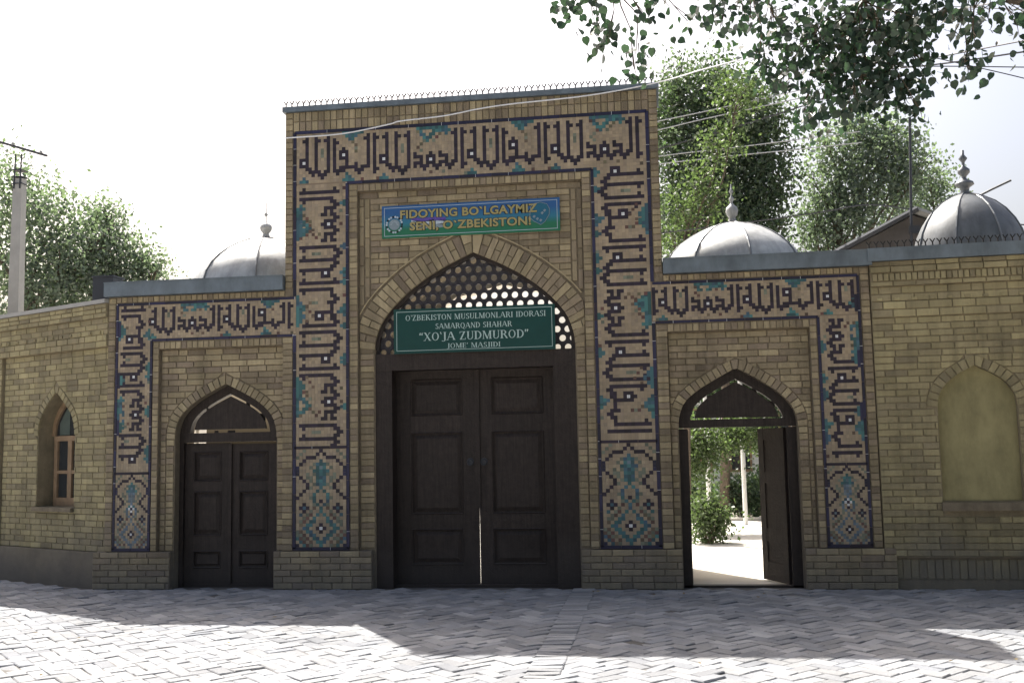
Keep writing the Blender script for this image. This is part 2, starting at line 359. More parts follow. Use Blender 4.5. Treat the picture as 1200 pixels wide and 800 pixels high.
class Tiles:
    def __init__(s, yf): s.mb = MB(); s.yf = yf; s.rg = random.Random(5)
    def put(s, x0, x1, z0, z1, ch, g=.0007):
        m = CI[ch]
        if m == 5 and s.rg.random() < .2: m = 6
        if m == 3:        # a white stud with its dark quartering
            s.mb.cell(x0 + g, z0 + g, x1 - g, z1 - g, s.yf, .012, 1)
            xm, zm = (x0 + x1) / 2, (z0 + z1) / 2; e = .002
            for a, b in ((x0 + e, xm - .001), (xm + .001, x1 - e)):
                for c_, d in ((z0 + e, zm - .001), (zm + .001, z1 - e)): s.mb.cell(a, c_, b, d, s.yf - .0035, .004, 3)
            return
        dy = s.rg.uniform(-.0008, .0008)
        if m == 1: g = -.0022; dy -= .001
        elif m in (4, 5): g = 0.0
        s.mb.cell(x0 + g, z0 + g, x1 - g, z1 - g, s.yf + dy + (-.0015 if m else 0), .012, m)
    def band(s, rows, orient, x_of, z_of, px, pz, i0=0, i1=None):
        """orient H: columns run along x; L / R: columns run up / down z"""
        n = len(rows[0]); i1 = n if i1 is None else i1
        for i in range(i0, i1):
            for r, row in enumerate(rows, 1):
                ch = row[i] if 0 <= i < n else '.'
                if orient == 'H': x, z = x_of(i), z_of(r)
                else: x, z = x_of(r), z_of(i)
                s.put(x - px / 2, x + px / 2, z - pz / 2, z + pz / 2, ch)
    def border(s, a, b, horiz, wd, ch='N', L=.21, yo=-.006):
        # strip of glazed bars from a=(x,z) to b
        n = max(1, round(math.dist(a, b) / L)); g = .0025
        for k in range(n):
            u0, u1 = k / n, (k + 1) / n
            if horiz: x0, x1 = a[0] + (b[0] - a[0]) * u0 + g, a[0] + (b[0] - a[0]) * u1 - g; z0, z1 = a[1] - wd / 2, a[1] + wd / 2
            else: z0, z1 = a[1] + (b[1] - a[1]) * u0 + g, a[1] + (b[1] - a[1]) * u1 - g; x0, x1 = a[0] - wd / 2, a[0] + wd / 2
            s.mb.cell(x0, z0, x1, z1, s.yf + yo, .02, CI[ch] if s.rg.random() > .06 else 1)
            if s.rg.random() < .35:
                if horiz: s.mb.cell(x1, z0, x1 + 2 * g, z1, s.yf + yo + .002, .015, 3)
                else: s.mb.cell(x0, z1, x1, z1 + 2 * g, s.yf + yo + .002, .015, 3)
    def finish(s, parent, name='mosaic_band'):
        return s.mb.build(name, TM, parent, kind='stuff')

PANEL = ["..g....#", ".g.....#", "g..###..", "..#....t", ".#....tt", "N.....tt", "N....ttt", "N..g..tt", ".#.g..tt", "..#.g.tt", "...#..tt", "...#...t",
         "..#...t.", ".#...t..", "#....t..", ".....t.#", "..#...t.", ".#.#...t", "..#....t", "......t.", ".....t..", "....tt..", "...tt..#", "..tt..#o", "...tt..#", "k...tt..", ".k...tt.", "..k...tt", "N..k...t"]
def panel_grid(white=False, blue=False):
    g = [r + r[6::-1] for r in PANEL]
    g = [list(r) for r in g]
    for j in range(17, 29):
        c_ = min([i for i in range(8) if g[j][i] == 't'] or [7])
        for d_, ch in ((2, 'k'), (3, 'g'), (5, 't')):
            i = c_ - d_
            if i >= 0 and g[j][i] == '.' and (j + d_) % 5: g[j][i] = g[j][14 - i] = ch
    for j in range(3, 17):
        for i in (4, 5):
            if g[j][i] == '.' and (i + j) % 3 == 0: g[j][i] = g[j][14 - i] = 'g'
    g[1][6] = g[1][8] = '#'; g[1][7] = '.'; g[5][7] = 'b'
    if white:
        for j, i in ((12, 7), (14, 7), (13, 6), (13, 8)): g[j][i] = 'o'
        g[13][7] = '#'
    if blue:
        for j in range(14, 29):
            for i in range(15):
                if g[j][i] == 't': g[j][i] = 'b'
        for j in range(7, 12):
            for i in range(5, 10):
                if g[j][i] == 't': g[j][i] = 'b'
    return g
def tile_panel(T, xl, xr, zt, zb, **k):
    g = panel_grid(**k); nr, nc = len(g), 15
    px = (xr - xl) / (nc + 1); pz = (zt - zb) / (nr + 1)
    for j in range(nr):
        for i in range(nc):
            x = xl + (i + 1) * px; z = zt - (j + 1) * pz
            T.put(x - px / 2, x + px / 2, z - pz / 2, z + pz / 2, g[j][i])
    T.border((xl - .02, zb), (xr + .02, zb), True, .038); T.border((xl, zt), (xr, zt), True, .032, '#')

# ================================================================== SETTING
rg = random.Random(11)
ground = MB().add([(-600, -600, -.045), (600, -600, -.045), (600, 600, -.045), (-600, 600, -.045)], [(0, 1, 2, 3)]).build('ground', EARTH); ground['kind'] = 'structure'
street = thing('street_paving', '', ''); del street['category']; street['label'] = 'herringbone paving of grey bricks in front of the gate'; street['kind'] = 'structure'
MB().box((-13, -8.2, -.04), (9.5, 3.2, -.0125)).build('bedding', PJOINT, street)
def inside_paving(x, y):
    if y > .06 and (x > -4.75 or y > -(x + 4.71) * .487 - .02): return False   # the left wall angles back
    return True
pav = []
PL, PW = .25, .125
s2 = math.sqrt(.5)
strip = (1.165, 1.46)
# classic tiling by placement: walk the diagonals
for d in range(-96, 97):
    for k in range(-96, 97):
        # L-shaped unit: one brick along u at (0,0)-(2,1), one along v at (2,-1)...(3,1) ; translations (1,1) and (2,-2)
        bu, bv = d * 1 + k * 2, d * 1 - k * 2
        pav.append(((bu + 1) * PW, (bv + .5) * PW, 0))
        pav.append(((bu + 2.5) * PW, (bv + 0) * PW, 1))
tmp = []
for u, v, a in pav:
    x = (u - v) * s2; y = (u + v) * s2 - 2.0
    ang = (math.pi / 4) + (math.pi / 2 if a else 0)
    if -12.8 < x < 9.3 and -8.1 < y and inside_paving(x, y + .06) and not (strip[0] + .05 < x < strip[1] - .05): tmp.append((x, y, ang, PL, PW))
y = -8.1
while y < 0:
    tmp.append(((strip[0] + strip[1]) / 2, y, 0, .27, .10)); y += .105
def paver_mesh(k, l=.25, w_=.125):
    q = random.Random(k); b = .007; hx, hy = l / 2 - .0028, w_ / 2 - .0028
    t = [q.uniform(-.002, .002) for _ in range(4)]
    vs = [(-hx + b, -hy + b, t[0]), (hx - b, -hy + b, t[1]), (hx - b, hy - b, t[2]), (-hx + b, hy - b, t[3]), (-hx, -hy, -.007), (hx, -hy, -.007), (hx, hy, -.007), (-hx, hy, -.007), (-hx, -hy, -.03), (hx, -hy, -.03), (hx, hy, -.03), (-hx, hy, -.03)]
    fs = [(0, 1, 2, 3)] + [(4 + i, 4 + (i + 1) % 4, (i + 1) % 4, i) for i in range(4)] + [(8 + i, 8 + (i + 1) % 4, 4 + (i + 1) % 4, 4 + i) for i in range(4)]
    return vs, fs
PM = []
for k in range(5):
    vs, fs = paver_mesh(k); me = bpy.data.meshes.new('paving_brick'); me.from_pydata(vs, [], fs); me.materials.append(PAVE); me.update(); PM.append((me, vs, fs))
def in_view(x, y):
    d = Vector((x, y, 0)) - CAM; z = d.dot(fw); px, py = 600 + F * d.dot(r2) / z, 400 - F * d.dot(u2) / z
    return z > 0 and -5 < px < 1205 and py < 802
tmp.sort(key=lambda t: (not in_view(t[0], t[1]), (t[0] - CAM.x) ** 2 + (t[1] - CAM.y) ** 2))
pm = MB()
for n, (x, y, ang, l, w_) in enumerate(tmp):
    big = .004 if rg.random() < .2 else .0022
    z = (.004 if l > .26 else -.002) + rg.gauss(0, big); tx, ty = rg.gauss(0, .021), rg.gauss(0, .021); an = ang + rg.gauss(0, .025)
    x += rg.gauss(0, .002); y += rg.gauss(0, .002)
    me, vs, fs = PM[n % 5]
    if n < 300:
        o = bpy.data.objects.new('paving_brick', me); C.objects.link(o); o.parent = street; o.location = (x, y, z); o.rotation_euler = (tx, ty, an); o.scale = (l / .25, w_ / .125, 1)
    else:
        c, s_ = math.cos(an), math.sin(an)
        pm.add([(x + vx * l / .25 * c - vy * w_ / .125 * s_, y + vx * l / .25 * s_ + vy * w_ / .125 * c, z + vz + vx * ty * -1 + vy * tx) for vx, vy, vz in vs], fs)
pm.build('paving_field', PAVE, street, kind='stuff')
court = MB().box((-4.6, .34, -.04), (12, 10.2, -.004)).build('courtyard_path', PATH); court['kind'] = 'structure'

fb = MB(); q_ = random.Random(21)
for k in range(46):       # a few dry leaves and bits blown onto the paving
    x, y, a_, l_ = q_.uniform(-6, 6.5), q_.choice((q_.uniform(-5, -.1), q_.uniform(-.5, -.1))), q_.uniform(0, 6.3), q_.uniform(.012, .03)
    if not inside_paving(x, y): continue
    P_ = [(x + l_ * math.cos(a_ + t_) * (1 if i % 2 == 0 else .55), y + l_ * math.sin(a_ + t_) * (1 if i % 2 == 0 else .55), .012 + q_.uniform(0, .012)) for i, t_ in enumerate((0, 1.57, 3.14, 4.71))]
    fb.add(P_, [(0, 1, 2, 3)])
fb = fb.build('fallen_leaves', mat('dry_leaf', (.16, .12, .05), .8, .4)); fb['kind'] = 'stuff'
# ================================================================== MAIN PORTAL
mainp = thing('main_portal', 'tall square brick portal with a big pointed arch framed by kufic mosaic', 'portal')
XO, XI, ZT, ZI, ZB, ZD = 2.218, 1.537, 5.684, 5.003, .480, 1.706
ZP, ZPI, XPO, XPI = 3.571, 3.101, 4.578, 4.112
AC = .045
arch_m = dense([(-1.205, 2.89), (-1.19, 3.03), (-1.10, 3.245), (-.94, 3.44), (-.76, 3.605), (-.54, 3.765), (-.32, 3.89), (-.12, 3.985), (.045, 4.06),
          (.21, 3.985), (.41, 3.89), (.63, 3.765), (.85, 3.605), (1.03, 3.44), (1.18, 3.245), (1.26, 3.03), (1.275, 2.89)])
DEP = .70
MB().slab([(-2.345, 0), (-1.205, 0)] + arch_m + [(1.275, 0), (2.345, 0), (2.345, 6.0), (-2.345, 6.0)], .074, DEP).build('wall_body', MORT, mainp)
# backing of the flush bands (mortar 1 cm behind the tile faces)
bk = MB()
bk.box((-2.345, .010, ZB - .02), (-1.408, .074, 5.99)).box((1.408, .010, ZB - .02), (2.345, .074, 5.99)).box((-1.408, .010, 4.89), (1.408, .074, 5.99))
bk.build('band_backing', MORT, mainp)
jb = MB(); jb.box((-XO, .006, ZB), (-XI, .0095, ZT)).box((XI, .006, ZB), (XO, .0095, ZT)).box((-XI, .006, ZI), (XI, .0095, ZT)); jb.build('tile_bed', JB, mainp)
ms = Mason(mainp)
# edge strips, soldier crown, frame of headers
for sx in (-1, 1):
    a, b = sorted((sx * 2.345, sx * 2.242)); ms.stack(a, b, 3.70, 5.95, -.004)
    a, b = sorted((sx * 1.512, sx * 1.405)); ms.stack(a, b, ZB, 5.0 - .02, 0.0)
    # jamb bricks beside the opening and the thin stripes outside the spandrels
ms.stack(-1.395, -1.215, ZB, 3.0, .06); ms.stack(1.285, 1.398, ZB, 3.0, .06)
ms.soldier(-2.24, 2.24, 5.70, 5.83, -.002, .082); ms.soldier(-2.24, 2.24, 5.83, 5.955, -.003, .082)
ms.soldier(-1.405, 1.405, 4.885, 4.98, 0.0, .078)
ring_o = [(min(max(x, -1.398), 1.398), z) for x, z in offset(arch_m, .265)]
mould = offset(arch_m, .30)
hl = hole_of(offset(arch_m, .285), 2.9)
for sx in (-1, 1):
    for x0, x1 in ((1.335, 1.398), (1.262, 1.327)):
        a, b = sorted((sx * x0, sx * x1)); z = 3.15
        while z < 4.78:
            h = hl(z); 
            if h and ((sx < 0 and h[0] < b + .02) or (sx > 0 and h[1] > a - .02)): z += .05; continue
            ms.rect(a, z, b, min(z + .25, 4.80), .06); z += .25
ms.field(-1.398, 1.398, 4.80, 4.878, .06)
ms.field(-1.255, 1.255, 3.18, 4.80, .06, hole=hl)
ms.ring(arch_m, .262, .055, .082, clampx=(-1.398, 1.398), split=True)
# plinth of the piers
for sx, a, b in ((-1, -2.475, -1.235), (1, 1.29, 2.465)):
    ms.field(a, b, 0.0, ZB - .025, -.03)
ms.finish()
for a, b in ((-2.475, -1.235), (1.29, 2.465)): MB().box((a, -.018, -.03), (b, .3, ZB - .028)).build('plinth', MORT, mainp)
mo = MB(); mc = [p for p in mould if abs(p[0]) < 1.40 and p[1] > 3.1]
mo.tube([(x, .058, z) for x, z in mc], .010, 4); mo.build('arch_moulding', BRICK, mainp)
# intrados lining brickwork soffit
mosaic = Tiles(0.0)
p = .0401; pc = 4.436 / 111
mosaic.band(band_rows('ABaACaABaACa'), 'H', lambda i: -XO + (i + 2) * pc, lambda r: ZT - r * p, pc, p, -1, 109)
# left upright: reads upward; right upright: reads downward
rL = band_rows('ACaABaACa')
pl = .0412
zl = lambda i: 1.81 + (i - 5) * pl
mosaic.band([('...' + r[3:]) for r in rL], 'L', lambda r: -XO + r * p, zl, p, pl, 3, 82)
rR = band_rows('ABaACaABa')
zr = lambda i: 4.92 - (i - 2) * .0407
mosaic.band(rR, 'R', lambda r: XO - r * p, zr, p, .0407, 0, 79)
for sx in (-1, 1):                                          # plain rows that fill up to the borders
    lo, hi = (zl(3) - pl / 2, zl(81) + pl / 2) if sx < 0 else (zr(78) - .0204, zr(0) + .0204)
    for r in range(1, 17):
        x = sx * (XO - r * p)
        for a, b in ((ZD + .017, lo), (hi, ZI - p / 2 + .02)):
            if b - a > .008: mosaic.put(x - p / 2, x + p / 2, a, b, '.')
for sx in (-1, 1):
    mosaic.border((sx * XO, ZP + .02), (sx * XO, ZT), False, .040); mosaic.border((sx * XO, ZB), (sx * XO, ZPI), False, .040)
    mosaic.border((sx * XI, ZB), (sx * XI, ZI), False, .036)
    # teal corners sit against the borders
    x0 = sx * XO
    for z in (4.42, 3.33, 2.45):
        for k, (dx, hz) in enumerate(((.04, .13), (.08, .085), (.12, .03))):
            xa, xb = sorted((x0 - sx * (dx - .02), x0 - sx * (dx + .02))); mosaic.mb.cell(xa, z - hz, xb, z + hz, -.0032, .01, 4)
        for q in range(4): xx = x0 - sx * (.16 + .04 * (q % 3)); zz = z + .12 - .06 * q; mosaic.mb.cell(xx - .018, zz - .018, xx + .018, zz + .018, -.0032, .01, 5)
    x1 = sx * XI
    for z in (4.75, 4.2, 3.75, 3.2, 2.75, 2.2):
        xa, xb = sorted((x1 + sx * .018, x1 + sx * .058)); mosaic.mb.cell(xa, z - .042, xb, z + .042, -.0032, .01, 4)
        xa, xb = sorted((x1 + sx * .058, x1 + sx * .095)); mosaic.mb.cell(xa, z - .02, xb, z + .02, -.0032, .01, 4)
mosaic.border((-XO, ZT), (XO, ZT), True, .040); mosaic.border((-XI, ZI), (XI, ZI), True, .036)
for sx in (-1, 1):
    a, b = sorted((sx * XO, sx * XI)); tile_panel(mosaic, a, b, ZD, ZB)
mosaic.finish(mainp)
# metal coping with its row of forked bird spikes
MB().box((-2.375, -.04, 5.955), (2.375, DEP + .03, 6.022)).build('coping', TRIM, mainp)
sp = MB(); rg2 = random.Random(3)
def spikes(mb, x0, x1, z, y, step=.077, h=.078):
    x = x0
    while x < x1:
        k = rg2.uniform(-.006, .006)
        mb.tube([(x, y, z), (x, y, z + h * .5)], .0095, 4); mb.tube([(x, y, z + h * .45), (x - .027 + k, y, z + h)], .0085, 4); mb.tube([(x, y, z + h * .45), (x + .027 + k, y, z + h)], .0085, 4); x += step
spikes(sp, -2.33, 2.34, 6.02, -.02); sp.box((-2.37, -.026, 6.020), (2.37, -.014, 6.027)); sp.build('spike_strip', SPIKE, mainp, kind='stuff')

# --- woodwork of the big gate
def board_poly(mb, poly, y0, y1, m=0): mb.slab(poly, y0, y1, m)
fr = MB(); fr.box((-1.215, .09, -.01), (-1.0, .40, 2.63)); fr.box((1.0, .09, -.01), (1.285, .40, 2.63)); fr.box((-1.215, .085, 2.63), (1.285, .41, 2.835))
fr.box((-1.03, .2, -.01), (1.02, .42, .02)); fr.build('door_frame', WOOD, mainp)
rim = MB(); ic = offset(arch_m, -.045); n = len(arch_m)
vs = [(x, .10, z) for x, z in arch_m] + [(x, .10, z) for x, z in ic] + [(x, .24, z) for x, z in ic]
rim.add(vs, [(i, i + 1, n + i + 1, n + i) for i in range(n - 1)] + [(n + i, n + i + 1, 2 * n + i + 1, 2 * n + i) for i in range(n - 1)]); rim.build('arch_rim', WOOD, mainp)
# reveal bricks lining the soffit
lat = MB(); hx = .128; hr = hx * .866; hin = hole_of(offset(arch_m, .06), 2.8)
row = 0; z = 2.86
while z < 4.12:
    h = hin(z)
    if h:
        k = math.floor((h[0] - .06) / hx); x = k * hx + (row % 2) * hx / 2 + .03
        while x < h[1] + .06:
            hp = [(x + hx / math.sqrt(3) * math.sin(math.pi / 3 * q) , z + hx / math.sqrt(3) * math.cos(math.pi / 3 * q)) for q in range(6)]
            N_ = 12
            out = []
            for q in range(N_):
                a = 2 * math.pi * q / N_; s_ = math.pi / 3; d = (a % s_) - s_ / 2
                rr = hx / 2 / math.cos(((a + s_ / 2) % s_) - s_ / 2) if False else None
                # outline of the hexagon (pointy top) in direction a measured from z
                e = (a % s_) - s_ / 2; ro = (hx / 2) / math.cos(e)
                out.append((x + ro * math.sin(a), z + ro * math.cos(a)))
            inn = [(x + .041 * math.sin(2 * math.pi * q / N_), z + .041 * math.cos(2 * math.pi * q / N_)) for q in range(N_)]
            y0, y1 = .150, .180
            vs = [(a, y0, b) for a, b in out] + [(a, y0 - .004, b) for a, b in inn] + [(a, y1, b) for a, b in inn]
            fs = [((q + 1) % N_, q, N_ + q, N_ + (q + 1) % N_) for q in range(N_)] + [(N_ + (q + 1) % N_, N_ + q, 2 * N_ + q, 2 * N_ + (q + 1) % N_) for q in range(N_)]
            lat.add(vs, fs)
            # a star of thin wires between the rings
            for q in range(6):
                a = math.pi / 3 * q; lat.tube([(x + .045 * math.sin(a), .146, z + .045 * math.cos(a)), (x + hx / 1.75 * math.sin(a), .142, z + hx / 1.75 * math.cos(a))], .004, 4, 0, False)
            x += hx
    row += 1; z += hr
lat.build('lattice', LATT, mainp)

def door_leaf(parent, w_, h, panels, loc, rot=0, mir=False, handle=None, t=.05):
    """frame and panel leaf; local x from the hinge, front at y=0"""
    xs = sorted({0, w_} | {v for p_ in panels for v in (p_[0], p_[2])}); zs = sorted({0, h} | {v for p_ in panels for v in (p_[1], p_[3])})
    mb = MB(); px0, px1 = panels[0][0], panels[0][2]
    mb.box((0, 0, 0), (px0, t, h)); mb.box((px1, 0, 0), (w_, t, h))
    zz = [0] + [v for p_ in sorted(panels, key=lambda q: q[1]) for v in (p_[1], p_[3])] + [h]
    for a, b in zip(zz[0::2], zz[1::2]): mb.box((px0, .001, a), (px1, t - .001, b))
    lf = mb.build('door_leaf', WOOD, parent); lf.location = loc; lf.rotation_euler = (0, 0, rot)
    for (a, b, c_, d) in panels:
        m_ = MB(); m_.box((a, .026, b), (c_, .036, d))
        e = min(.07, (d - b) * .2)
        m_.add([(a + .025, .026, b + .025), (c_ - .025, .026, b + .025), (c_ - .025, .026, d - .025), (a + .025, .026, d - .025), (a + e, .010, b + e), (c_ - e, .010, b + e), (c_ - e, .010, d - e), (a + e, .010, d - e)],
               [(0, 1, 5, 4), (1, 2, 6, 5), (2, 3, 7, 6), (3, 0, 4, 7), (4, 5, 6, 7)])
        # moulding round the opening
        for q0, q1 in (((a, b), (c_, b)), ((a, d), (c_, d)), ((a, b), (a, d)), ((c_, b), (c_, d))):
            m_.tube([(q0[0], .002, q0[1]), (q1[0], .002, q1[1])], .011, 5)
        m_.build('door_panel', WOOD, lf)
    if handle:
        hm = MB(); x, z = handle
        hm.add(*[[(x + .045 * math.cos(2 * math.pi * q / 14), -.004, z + .045 * math.sin(2 * math.pi * q / 14)) for q in range(14)], [tuple(range(14))]])
        hm.tube([(x, 0, z + .02), (x, -.03, z + .02)], .012, 8)
        hm.tube([(x + .034 * math.sin(2 * math.pi * q / 16), -.026, z - .012 + .034 * math.cos(2 * math.pi * q / 16)) for q in range(17)], .006, 6)
        hm.build('ring_handle', IRON, lf)
    return lf
PZ = [(.24, .66), (.85, 1.84), (2.06, 2.50)]
door_leaf(mainp, 1.029, 2.61, [(.19, a, .83, b) for a, b in PZ], (-1.0, .30, .018), 0, handle=(.93, 1.48))
door_leaf(mainp, .959, 2.61, [(.165, a, .80, b) for a, b in PZ], (.039, .302, .018), 0, handle=(.06, 1.48))
MB().box((-.01, .28, .93), (.055, .30, 2.62)).build('meeting_strip', WOOD, mainp)

# ------------------------------------------------------------------ lettering
def text_mesh(s, size, bold=0, spacing=1.0):
    cu = bpy.data.curves.new('t', 'FONT'); cu.body = s; cu.size = size; cu.align_x = 'CENTER'; cu.offset = bold; cu.space_character = spacing; cu.resolution_u = 3
    o = bpy.data.objects.new('t', cu); C.objects.link(o); dg = bpy.context.evaluated_depsgraph_get(); me = bpy.data.meshes.new_from_object(o.evaluated_get(dg))
    C.objects.unlink(o); bpy.data.objects.remove(o); return me
def put_text(mb, s, size, cx, z, y, m=0, bold=0, spacing=1.0, width=None):
    me = text_mesh(s, size, bold, spacing); xs = [v.co.x for v in me.vertices]; x0, x1 = min(xs), max(xs)
    k = (width / (x1 - x0)) if width else 1; mid = (x0 + x1) / 2
    mb.add([(cx + (v.co.x - mid) * k, y, z + v.co.y) for v in me.vertices], [tuple(p_.vertices) for p_ in me.polygons], m)

# roman letters drawn with thick stems, hairlines and serifs (unit cap height 1)
def arc(cx, cz, rx, rz, a0, a1, n=12): return [(cx + rx * math.cos(R(a0 + (a1 - a0) * i / n)), cz + rz * math.sin(R(a0 + (a1 - a0) * i / n))) for i in range(n + 1)]
TH, HL = .15, .06
def roman(ch):
    P = []
    V = lambda x, z0=0, z1=1, w_=TH: P.append([(x, z0), (x + w_, z0), (x + w_, z1), (x, z1)])
    H = lambda x0, x1, z, w_=HL: P.append([(x0, z), (x1, z), (x1, z + w_), (x0, z + w_)])
    def S(x, z, w_=TH): H(x - .07, x + w_ + .07, z if z == 0 else 1 - .05, .05)
    def D(x0, z0, x1, z1, w_): P.append([(x0, z0), (x0 + w_, z0), (x1 + w_, z1), (x1, z1)])
    def bow(cx, cz, rx, rz, a0, a1, th):
        o = arc(cx, cz, rx, rz, a0, a1); i = arc(cx, cz, rx - th, rz - HL, a0, a1)
        for k in range(len(o) - 1): P.append([o[k], o[k + 1], i[k + 1], i[k]])
    wd = .7
    if ch == 'A': D(.02, 0, .33, 1, .06); D(.66, 0, .33, 1, TH); H(.16, .62, .33); S(0, 0, .08); S(.64, 0); wd = .82
    elif ch == 'B': V(.07); S(.05, 0, .1); S(.05, 1, .1); bow(.3, .76, .28, .24, -90, 90, .13); bow(.3, .27, .34, .27, -90, 90, .14); H(.1, .3, 0); H(.1, .3, .94); H(.1, .3, .5); wd = .68
    elif ch == 'D': V(.07); S(.05, 0, .1); S(.05, 1, .1); bow(.28, .5, .44, .5, -90, 90, .15); H(.1, .3, 0); H(.1, .3, .94); wd = .76
    elif ch == 'E': V(.07); H(0, .56, 0); H(0, .56, .94); H(.1, .45, .48); V(.52, 0, .22, .05); V(.50, .78, 1, .05); V(.42, .38, .64, .05); wd = .62
    elif ch == 'H': V(.07); V(.52); S(.07, 0); S(.07, 1); S(.52, 0); S(.52, 1); H(.1, .6, .48); wd = .78
    elif ch == 'I': V(.08); S(.08, 0); S(.08, 1); wd = .32
    elif ch == 'J': V(.18, .05); S(.18, 1); bow(.1, .05, .22, .2, -150, 0, .12); wd = .42
    elif ch == 'K': V(.07); S(.07, 0); S(.07, 1); D(.18, .42, .52, 1, .06); D(.60, 0, .28, .55, TH); S(.6, 0, .1); S(.5, 1, .08); wd = .76
    elif ch == 'L': V(.07); S(.07, 1); H(0, .56, 0); V(.52, 0, .24, .05); wd = .6
    elif ch == 'M': V(.08, w_=.06); V(.72); D(.44, 0, .08, 1, TH * .9); D(.44, 0, .74, 1, .06); S(.07, 0, .06); S(.72, 0); S(.06, 1, .1); S(.74, 1); wd = .96
    elif ch == 'N': V(.08, w_=.06); V(.62, w_=.06); D(.56, 0, .06, 1, TH); S(.07, 0, .06); S(.62, 1, .06); wd = .76
    elif ch in 'OQ':
        bow(.38, .5, .36, .51, 0, 360, .13); wd = .78
        if ch == 'Q': D(.62, -.2, .34, .04, .16)
    elif ch == 'R': V(.07); S(.07, 0); S(.05, 1, .1); bow(.3, .74, .3, .26, -90, 90, .14); H(.1, .3, .48); H(.1, .3, .94); D(.60, 0, .30, .52, TH); S(.62, 0, .06); wd = .74
    elif ch == 'S': bow(.27, .75, .22, .26, 20, 285, .13); bow(.27, .27, .25, .28, -160, 105, .13); V(.45, .80, 1, .03); V(.03, 0, .2, .03); wd = .54
    elif ch == 'T': V(.26); S(.26, 0); H(.02, .64, .94); V(.01, .74, 1, .05); V(.60, .74, 1, .05); wd = .66
    elif ch == 'U': V(.08, .3); V(.58, .3, 1, .06); bow(.36, .3, .28, .31, 180, 360, .1); S(.08, 1); S(.58, 1, .06); wd = .74
    elif ch == 'X': D(.02, 0, .54, 1, .06); D(.52, 0, .02, 1, TH); S(0, 0, .08); S(.54, 0, .12); S(.02, 1, .12); S(.54, 1, .06); wd = .72
    elif ch == 'Z': H(.02, .6, 0); H(.02, .6, .94); D(.04, .03, .42, .96, TH); V(.57, 0, .25, .05); V(.02, .75, 1, .05); wd = .66
    elif ch == '`': P.append([(.12, .72), (.18, .72), (.12, 1.02), (.0, 1.02)]); wd = .2
    elif ch == '\u2019': P.append([(.02, .68), (.10, .72), (.17, 1.0), (.05, 1.0)]); wd = .22
    elif ch == '\u201c':
        for k in (0, .2): P.append([(k + .03, .7), (k + .16, .7), (k + .16, .84), (k + .15, 1.02), (k + .10, 1.0), (k + .04, .84)])
        wd = .46
    elif ch == '\u201d':
        for k in (0, .2): P.append([(k + .02, .66), (k + .08, .70), (k + .15, .86), (k + .15, 1.0), (k + .02, 1.0), (k + .02, .88)])
        wd = .42
    elif ch == ' ': wd = .34
    return P, wd
def roman_line(mb, s, cx, zb, h, y, width, m=0):
    L = [roman(c_) for c_ in s]; tot = sum(w_ for _, w_ in L) + .06 * (len(L) - 1); k = width / tot; x = cx - width / 2; n = 0
    for P, w_ in L:
        for q in P:
            n += 1; yy = y - .00003 * (n % 9); mb.add([(x + a * k, yy, zb + b * h) for a, b in q], [tuple(range(len(q)))], m)
        x += (w_ + .06) * k

sign = thing('mosque_name_sign', 'dark green name board with four lines of pale roman lettering above the big gate', 'sign', (.04, .045, 3.105))
b_ = MB(); b_.box((-1.0, 0, -.275), (1.0, .03, .275)); b_.build('board', SGRE, sign)
e_ = MB(); X_, Z_, t_ = .965, .243, .006
for a, b in (((-X_, -.004, -Z_), (X_, 0, -Z_ + t_)), ((-X_, -.004, Z_ - t_), (X_, 0, Z_)), ((-X_, -.004, -Z_ + t_), (-X_ + t_, 0, Z_ - t_)), ((X_ - t_, -.004, -Z_ + t_), (X_, 0, Z_ - t_))): e_.box(a, b)
e_.build('border_line', SLET, sign)
def line(*a): q_ = MB(); roman_line(q_, *a); q_.build('lettering', SLET, sign, kind='stuff')
roman_line_ = lambda _, *a: line(*a)
lt = None; roman_line_(lt, 'O`ZBEKISTON MUSULMONLARI IDORASI', .02, .130, .068, -.003, 1.74); roman_line_(lt, 'SAMARQAND SHAHAR', 0, .018, .066, -.003, .95)
roman_line_(lt, '\u201cXO`JA ZUDMUROD\u201d', 0, -.124, .100, -.003, 1.36); roman_line_(lt, 'JOME\u2019 MASJIDI', 0, -.224, .060, -.003, .66)

ban = thing('slogan_banner', 'blue to green banner with two lines of gold capitals fixed above the arch', 'banner', (.016, .035, 4.48), 0)
ban.rotation_euler = (0, 0, 0)
b_ = MB(); b_.box((-1.115, 0, -.205), (1.115, .018, .205)); b_.build('board', BAN, ban)
e_ = MB(); X_, Z_, t_ = 1.085, .180, .006
for a, b in (((-X_, -.003, -Z_), (X_, 0, -Z_ + t_)), ((-X_, -.003, Z_ - t_), (X_, 0, Z_)), ((-X_, -.003, -Z_ + t_), (-X_ + t_, 0, Z_ - t_)), ((X_ - t_, -.003, -Z_ + t_), (X_, 0, Z_ - t_))): e_.box(a, b)
e_.build('border_line', SWHI, ban)
lt = MB(); lo = MB()
for mb, y, m, bo in ((lo, -.002, 0, .010), (lt, -.005, 0, .0045)):
    put_text(mb, 'FIDOYING BO`LGAYMIZ', .142, -.02, .040, y, 0, bo, 1.05, 1.72); put_text(mb, 'SENI, O`ZBEKISTON!', .142, .0, -.115, y, 0, bo, 1.05, 1.52)
lo.build('lettering_outline', SPIKE, ban, kind='stuff'); lt.build('lettering', SGOLD, ban, kind='stuff')
em = MB(); cx, cz = -.955, -.035
em.add([(cx + .07 * math.cos(a), -.003, cz + .07 * math.sin(a)) for a in np.linspace(0, 2 * math.pi, 20)[:-1]], [tuple(range(19))], 0)
